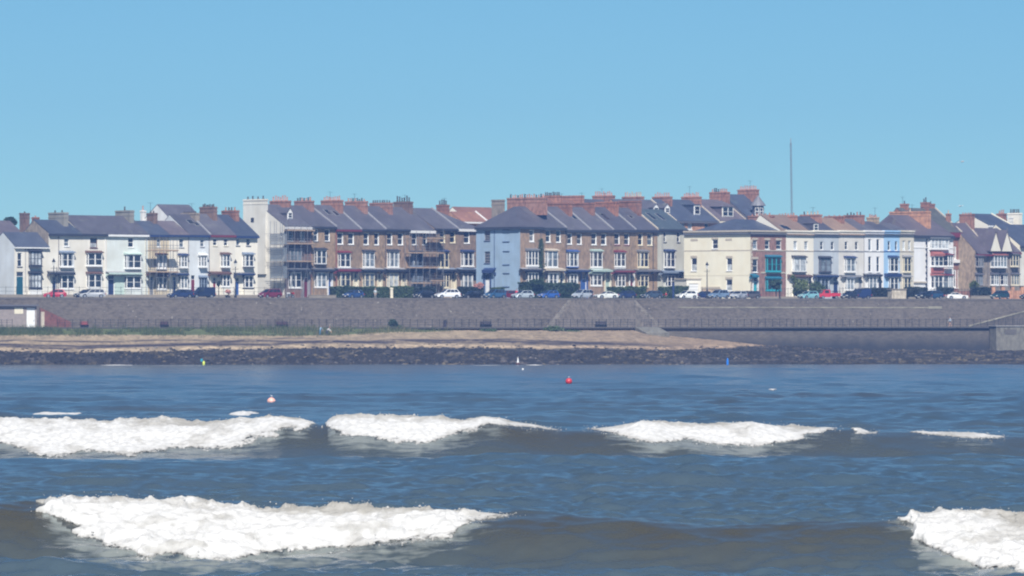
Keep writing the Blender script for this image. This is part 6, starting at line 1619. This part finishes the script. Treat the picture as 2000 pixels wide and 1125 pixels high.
car('van', 395, 5, 0, (.015, .022, .05), 'black-blue van close behind the navy estate car')
car('mpv', 527, 4, 18, (.17, .02, .04), 'maroon people carrier before the tall plain gable')
car('hatch', 690, 4, 22, (.03, .07, .19), 'navy hatchback before the dark hedge with the standing person behind it')
car('hatch', 828, 7, 8, black, 'black car left of the white car, before the second scaffold')
car('suv', 874, 3, -4, white, 'clean white off-roader side-on below the second scaffold')
car('saloon', 923, 9, 5, black, 'near-black saloon right of the white off-roader')
car('mpv', 967, 4, 20, (.035, .10, .20), 'teal-blue car below the blue end wall')
car('hatch', 992, 8, 5, (.15, .015, .03), 'dark red car half hidden behind the silver hatchback')
car('hatch', 1021, 3.2, 6, (.40, .46, .50), 'silver hatchback with bright headlights below the corner of the blue end wall')
car('hatch', 1071, 4, 12, (.03, .10, .36), 'bright blue car before the tall hedge')
car('mpv', 1138, 4, 22, (.42, .47, .52), 'silver people carrier beside the man in dark clothes')
car('coupe', 1184, 3, -2, (.74, .76, .72), 'white fastback between the man in dark clothes and a navy car')
car('hatch', 1221, 6, 14, navy, 'navy car close behind the white fastback')
car('hatch', 1273, 4.5, 8, (.05, .075, .11), 'dark slate-blue car left of the child in red')
car('hatch', 1341, 3.2, 6, (.80, .81, .78), 'white hatchback right of the thick navy post')
car('saloon', 1374, 9, 5, navy, 'navy saloon partly behind the white hatchback and the lamp post')
car('suv', 1403, 4, 20, (.17, .25, .36), 'steel-blue off-roader right of the lamp post')
car('hatch', 1434, 9.5, 10, (.75, .75, .72), 'white car behind the steel-blue off-roader')
car('hatch', 1443, 4, 34, (.45, .48, .52), 'silver car nose-on between the steel-blue and brown-grey cars')
car('estate', 1462, 5.5, 8, (.085, .08, .085), 'brown-grey estate car at the left end of the garden railing')
car('hatch', 1579, 4, 12, (.22, .46, .50), 'pale turquoise car before the green shrubs')
car('hatch', 1659, 4, 32, (.03, .035, .05), 'black car with pale nose right of the red pickup')
car('van', 1678, 8, 4, navy, 'navy van behind the black car right of the red pickup')
car('hatch', 1804, 4, 34, black, 'black car nose-on right of the stone pier')
car('suv', 1820, 8, 12, (.02, .06, .12), 'dark blue off-roader behind the black car right of the stone pier')
car('coupe', 1868, 13, 168, (.78, .78, .75), 'white low sports car facing right near the right edge')
car('suv', 1953, 4, 30, (.012, .05, .06), 'dark green off-roader before the red brick garden wall')
car('hatch', 2012, 5, 10, black, 'dark car cut off at the right edge')
# red pickup: cab at left, open bed with dark sides
def pickup(px, t, label):
    s = ws(px, t); x, y = WALL.xy(s, t); e = empty('pickup_truck', (x, y, 11.02), WALL.a+math.pi-4, label, 'pickup truck'); e.rotation_euler.z = WALL.a+math.pi-R(10)
    pm = paint((.55, .03, .05))
    m = MB(); m.prism([], 0, 0) if False else None
    W = .84
    P_ = [(1.55, .35), (2.0, .4), (2.05, .85), (1.5, 1.02), (1.05, 1.72), (-.05, 1.74), (-.15, 1.0), (-.15, .35)]
    m.add([(a, -W, b) for a, b in P_]+[(a, W, b) for a, b in P_], [tuple(range(8))[::-1], tuple(range(8, 16))]+[(i, (i+1) % 8, 8+(i+1) % 8, 8+i) for i in range(8)]); m.build('cab', pm, e)
    for sy in (-1, 1): m = MB(); m.box(.15, .95, sy*W-.012, sy*W+.012, 1.1, 1.6); m.build('side_window', M_('glass'), e)
    m = MB(); m.add([(1.46, -W+.1, 1.1), (1.46, W-.1, 1.1), (1.13, W-.1, 1.64), (1.13, -W+.1, 1.64), (1.49, -W+.1, 1.1), (1.49, W-.1, 1.1), (1.16, W-.1, 1.64), (1.16, -W+.1, 1.64)], [(4,5,6,7),(0,3,2,1),(0,1,5,4),(1,2,6,5),(2,3,7,6),(3,0,4,7)]); m.build('windscreen', M_('glass'), e)
    m = MB(); m.box(-2.1, -.22, -W, W, .5, .6); m.box(-2.1, -.22, -W, -W+.07, .6, 1.12); m.box(-2.1, -.22, W-.07, W, .6, 1.12); m.box(-2.1, -2.03, -W+.07, W-.07, .6, 1.12); bd = m.build('bed', pm, e)
    m = MB(); [m.box(-2.0+.45*k, -1.95+.45*k, sy*W-.03, sy*W+.03, 1.12, 1.5) for k in range(5) for sy in (-1, 1)]; [m.box(-2.05, -.2, sy*W-.02, sy*W+.02, 1.42, 1.5) for sy in (-1, 1)]; m.build('bed_rail', M_('iron'), bd)
    Q = car_parts('hatch')
    for xx in (-1.3, 1.3):
        for sy in (-1, 1): w = sub('wheel', Q['tyre'], e, (xx, sy*(W-.06), .32)); sub('rim', Q['rim'], w)
    for sy in (-1, 1): sub('headlight', Q['hl'], e, (2.03, sy*.6, .68)); sub('tail_light', Q['tl'], e, (-2.12, sy*.7, .8))
pickup(1618, 6, 'red pickup truck with an open railed bed right of the turquoise car')
# motorcycle
s = ws(566, 3); x, y = WALL.xy(s, 3); e = empty('motorcycle', (x, y, 11.02), WALL.a+math.pi+R(20), 'parked motorcycle with a white tank right of the maroon people carrier', 'motorcycle')
Q = car_parts('hatch')
for xx in (-.68, .7):
    w = sub('wheel', Q['tyre'], e, (xx, 0, .31)); w.scale = (1, .6, 1); r_ = sub('rim', Q['rim'], w)
m = MB(); m.bar((-.6, 0, .75), (.1, 0, .78), .11, 8, r2=.13); m.build('seat', M_('rubber'), e)
m = MB(); m.bar((.05, 0, .8), (.5, 0, .88), .16, 8, r2=.12); m.build('tank', M_('w_white'), e)
m = MB(); m.box(-.25, .35, -.14, .14, .3, .68); m.build('engine', M_('steel'), e)
m = MB(); m.bar((.7, .07, .31), (.42, .07, 1.05), .03, 6); m.bar((.7, -.07, .31), (.42, -.07, 1.05), .03, 6); m.bar((.4, -.36, 1.08), (.4, .36, 1.08), .025, 6); m.build('fork', M_('steel'), e)
m = MB(); m.bar((.55, 0, .92), (.66, 0, .92), .1, 8); m.build('headlight', M_('lamp_glass'), e)
m = MB(); m.box(-.95, -.6, -.2, .2, .72, 1.02); m.build('top_box', M_('tail_red'), e)

# ------------------------------------------------------------------ people
def person(loc, rz, label, top, legs, skin=(.5, .3, .22), hair=(.06, .04, .03), h=1.72, pose='stand', short=False, hat=None):
    e = empty('person', loc, rz, label, 'person')
    k = h/1.72
    # local: +y is forward
    hip = Vector((0, 0, .92)); J = {}
    lean = {'stand': 0, 'walk': .06, 'bend': .95, 'stoop': .35, 'run': .12}[pose]
    sp = lambda d: hip+Vector((0, math.sin(lean)*d, math.cos(lean)*d))
    J['hip'] = hip; J['waist'] = sp(.18); J['chest'] = sp(.40); J['neck'] = sp(.56)
    hl = lean*.6
    J['head0'] = J['neck']+Vector((0, math.sin(hl)*.08, math.cos(hl)*.08)); J['head1'] = J['head0']+Vector((0, math.sin(hl)*.1+.015, math.cos(hl)*.1)); J['head2'] = J['head1']+Vector((0, math.sin(hl)*.07, math.cos(hl)*.07))
    V = []; Rr = []; E = []; G = []
    def add(p, r, par, g):
        V.append(Vector(p)); Rr.append(r); G.append(g)
        if par is not None: E.append((par, len(V)-1))
        return len(V)-1
    a = add(J['hip'], (.155, .115), None, 'leg'); b = add(J['waist'], (.14, .10), a, 'top'); c = add(J['chest'], (.17, .115), b, 'top'); d = add(J['neck'], (.058, .058), c, 'skin')
    add(J['head0'], (.055, .06), d, 'skin')
    st = {'stand': (.03, -.05), 'walk': (.26, -.24), 'bend': (.1, -.12), 'stoop': (.05, -.1), 'run': (.34, -.3)}[pose]
    ar = {'stand': (.03, -.02), 'walk': (-.22, .25), 'bend': (.3, .38), 'stoop': (.25, .3), 'run': (-.3, .3)}[pose]
    for sx_, s_, a_ in ((-1, st[0], ar[0]), (1, st[1], ar[1])):
        hp = add(hip+Vector((sx_*.095, 0, -.06)), (.098, .10), a, 'leg')
        kn = add((sx_*.105, s_*.55+.04, .49), (.062, .066), hp, 'leg' if not short else 'skin'); cf = add((sx_*.105, s_*.8-.02, .28), (.055, .058), kn, 'leg' if not short else 'skin')
        an = add((sx_*.105, s_, .085), (.04, .042), cf, 'leg' if not short else 'skin'); ft = add((sx_*.115, s_+.15, .04), (.045, .032), an, 'shoe')
        shp = J['chest']+(J['neck']-J['chest'])*.45+Vector((sx_*.19, 0, 0))
        sh = add(shp, (.062, .062), c, 'top'); up = shp+Vector((sx_*.05, a_*.55, -.28)); el = add(up, (.044, .044), sh, 'top')
        wr_ = up+Vector((sx_*.0, a_*.5+.07, -.24)); wi = add(wr_, (.027, .03), el, 'skin'); dv = Vector((0, .25, -1)).normalized()
        pa = add(wr_+dv*.075, (.036, .018), wi, 'skin')
        for q in range(4):
            f0 = add(wr_+dv*(.115)+Vector((0, -.03+.02*q, 0)), (.010, .010), pa, 'skin'); add(wr_+dv*(.15+.012*(1.5-abs(q-1.5)))+Vector((-sx_*.012, -.03+.02*q, 0)), (.008, .008), f0, 'skin')
        th = add(wr_+dv*.05+Vector((-sx_*.01, .045, 0)), (.011, .011), wi, 'skin'); add(wr_+dv*.085+Vector((-sx_*.015, .06, 0)), (.009, .009), th, 'skin')
    me = bpy.data.meshes.new('body'); me.from_pydata([v*k for v in V], E, []); me.update()
    o = bpy.data.objects.new('body', me); COL.objects.link(o)
    sm = o.modifiers.new('s', 'SKIN'); sm.use_smooth_shade = True; sm.branch_smoothing = .4
    for v, r in zip(me.skin_vertices[0].data, Rr): v.radius = (r[0]*k, r[1]*k)
    me.skin_vertices[0].data[0].use_root = True
    su = o.modifiers.new('u', 'SUBSURF'); su.levels = 1; su.render_levels = 1
    dg = bpy.context.evaluated_depsgraph_get(); dg.update()
    nm = bpy.data.meshes.new_from_object(o.evaluated_get(dg)); bpy.data.objects.remove(o)
    nm.name = 'body'; nm.materials.clear()
    cols = {'top': plain('cloth_%d' % (hash(tuple(top)) % 99991), top, .85), 'leg': plain('cloth_%d' % (hash(tuple(legs)) % 99991), legs, .85), 'skin': plain('skin_%d' % (hash(tuple(skin)) % 9991), skin, .6), 'hair': plain('hair_%d' % (hash(tuple(hat or hair)) % 9991), hat or hair, .8), 'shoe': M_('rubber')}
    keys = list(cols)
    for kk in keys: nm.materials.append(cols[kk])
    SP = np.array([tuple(v*k) for v in V])
    for p_ in nm.polygons:
        cc = np.array(p_.center); i = int(np.argmin(((SP-cc)**2).sum(1)))
        p_.material_index = keys.index(G[i]); p_.use_smooth = True
    # head on the neck: skull, jaw, nose, ears, eyes, mouth in the same mesh
    q = J['head1']*k; MH = Matrix.Translation(q) @ Matrix.Rotation(-hl*.7, 4, 'X') @ Matrix.Diagonal((k, k, k, 1))
    hd = MB(MH @ Matrix.Diagonal((.078, .095, .118, 1))); sphere(hd, (0, 0, 0), 1, 14, 10); hd.M = MH
    hd.bar((0, .085, -.005), (0, .118, -.03), .012, 5, r2=.016); sphere(hd, (-.08, 0, -.01), .022, 6, 5); sphere(hd, (.08, 0, -.01), .022, 6, 5); hd.bar((-.03, .09, -.062), (.03, .09, -.062), .008, 5)
    nb = len(hd.f); sphere(hd, (-.03, .083, .012), .013, 6, 5); sphere(hd, (.03, .083, .012), .013, 6, 5)
    bm = bmesh.new(); bm.from_mesh(nm); vs = [bm.verts.new(p_) for p_ in hd.v]
    for i_f, f_ in enumerate(hd.f):
        fc = bm.faces.new([vs[i_] for i_ in f_]); fc.smooth = True; fc.material_index = keys.index('skin') if i_f < nb else keys.index('shoe')
    bm.to_mesh(nm); bm.free()
    b = link('body', nm, [], e)
    hm = MB(MH @ Matrix.Translation((0, -.016, .018)) @ Matrix.Diagonal((.088, .1, .118, 1)))
    prof = [(math.cos(a_), math.sin(a_)) for a_ in [R(-5+95*j/7) for j in range(8)]]; hm.lathe([(max(.003, a_), b_) for a_, b_ in prof], 14)
    if not hat: hm.lathe([(.55, -.55), (.8, -.3), (.97, -.02)], 14, (0, -.22, 0))
    hm.build('hat' if hat else 'hair', cols['hair'], e, True)
    return e
def pz_beach(px, t=None): pass
def on_beach(px, v):
    y = float(beach_Y(np.array([px]), np.array([v]))[0]); return ((px-1000)/F*y, y, float(beach_z(np.array([px]), np.array([v]))[0]))
def beach_at(px, py):
    vs = np.linspace(0, 1, 400); b = beach_py(np.full(400, float(px)), vs); return on_beach(px, float(vs[int(np.argmin(np.abs(b-py)))]))
person(beach_at(625, 655), R(-60), 'person in a light blue jacket and blue trousers stooping on the beach', (.30, .45, .62), (.10, .24, .42), h=1.68, pose='stoop', hair=(.10, .08, .07))
person(beach_at(638.5, 655.3), R(-115), 'person in a white top and dark trousers bending down on the beach', (.80, .80, .82), (.035, .04, .08), h=1.7, pose='bend', hat=(.45, .2, .2))
def on_wall(px, t, z): x, y = WALL.xy(ws(px, t), t); return (x, y, z)
person(on_wall(1856, -6.5, PZ), WALL.a+R(75), 'person in a pale top and dark shorts walking along the promenade at right', (.50, .62, .72), (.02, .03, .07), h=1.78, pose='walk', short=True)
person(on_wall(733, 2.2, 11.02), WALL.a+R(170), 'person in a pale shirt and light trousers standing by the road before the hedge', (.50, .56, .60), (.38, .36, .33), h=1.75, pose='stand', hair=(.35, .33, .3))
person(on_wall(1157, 2.4, 11.02), WALL.a+R(80), 'man in dark clothes standing between the silver people carrier and the white fastback', (.02, .025, .05), (.02, .025, .045), h=1.76, pose='walk')
person(on_wall(1301, 2.6, 11.02), WALL.a+R(180), 'child in a red top beside the thick navy post', (.5, .02, .05), (.04, .02, .05), h=1.2, pose='stand')
person(on_wall(1009, 6.0, 11.02), WALL.a+R(150), 'person in a red top behind the silver hatchback by the blue end wall', (.55, .03, .06), (.05, .05, .08), h=1.7, pose='stand')

# ------------------------------------------------------------------ light, sky, air, camera
SUN_AZ, SUN_EL = 3.0, 47.0         # degrees to the right of straight behind the camera, and up
d = Vector((math.sin(R(SUN_AZ))*math.cos(R(SUN_EL)), -math.cos(R(SUN_AZ))*math.cos(R(SUN_EL)), math.sin(R(SUN_EL))))
sl = bpy.data.lights.new('sun', 'SUN'); sl.energy = 5.0; sl.angle = R(.53); sl.color = (1, .955, .89)
so = bpy.data.objects.new('sun', sl); COL.objects.link(so); so.location = (0, -50, 120); so.rotation_euler = d.to_track_quat('Z', 'Y').to_euler()
w = bpy.data.worlds.new('World'); scene.world = w; w.use_nodes = True
nt = w.node_tree; sky = nt.nodes.new('ShaderNodeTexSky'); sky.sky_type = 'NISHITA'; sky.sun_disc = False
sky.sun_elevation = R(SUN_EL); sky.sun_rotation = math.atan2(d.x, d.y); sky.altitude = 0
sky.air_density = .65; sky.dust_density = 0; sky.ozone_density = 10.0
bg = nt.nodes['Background']; bg.inputs['Strength'].default_value = .068
wb = nt.nodes.new('ShaderNodeMix'); wb.data_type = 'RGBA'; wb.blend_type = 'MULTIPLY'; wb.inputs[0].default_value = 1; wb.inputs[7].default_value = (.83, 1.03, .90, 1)
nt.links.new(sky.outputs[0], wb.inputs[6]); nt.links.new(wb.outputs[2], bg.inputs['Color'])
USE_HAZE = True
if USE_HAZE:
    m = MB(); m.box(-330, 330, -60, 1420, -3.5, 62); hz = m.build('haze', [], None); tag(hz, 'thin blue sea haze between the water and the houses', 'haze', kind='stuff')
    mt = bpy.data.materials.new('sea_haze'); mt.use_nodes = True; t_ = mt.node_tree; t_.nodes.clear()
    ou = t_.nodes.new('ShaderNodeOutputMaterial'); pv = t_.nodes.new('ShaderNodeVolumePrincipled'); pv.inputs['Color'].default_value = (.22, .42, .95, 1); pv.inputs['Density'].default_value = .00025; pv.inputs['Anisotropy'].default_value = .0
    t_.links.new(pv.outputs[0], ou.inputs['Volume']); hz.data.materials.append(mt)
cam = bpy.data.cameras.new('camera'); cam.sensor_width = 36; cam.lens = F/2000*36; cam.shift_y = (HY-562.5)/2000; cam.clip_start = 1; cam.clip_end = 20000
co = bpy.data.objects.new('camera', cam); COL.objects.link(co); co.location = (0, 0, H); co.rotation_euler = (R(90), 0, 0); scene.camera = co
scene.render.engine = 'CYCLES'
scene.view_settings.view_transform = 'Standard'; scene.view_settings.look = 'None'; scene.view_settings.exposure = .45; scene.view_settings.gamma = 1
scene.view_settings.use_curve_mapping = False
scene.cycles.use_denoising = True; scene.cycles.max_bounces = 6; scene.cycles.volume_bounces = 0; scene.cycles.diffuse_bounces = 3; scene.cycles.glossy_bounces = 3; scene.cycles.transparent_max_bounces = 12
scene.cycles.caustics_reflective = False; scene.cycles.caustics_refractive = False
scene.cycles.filter_width = 2.1
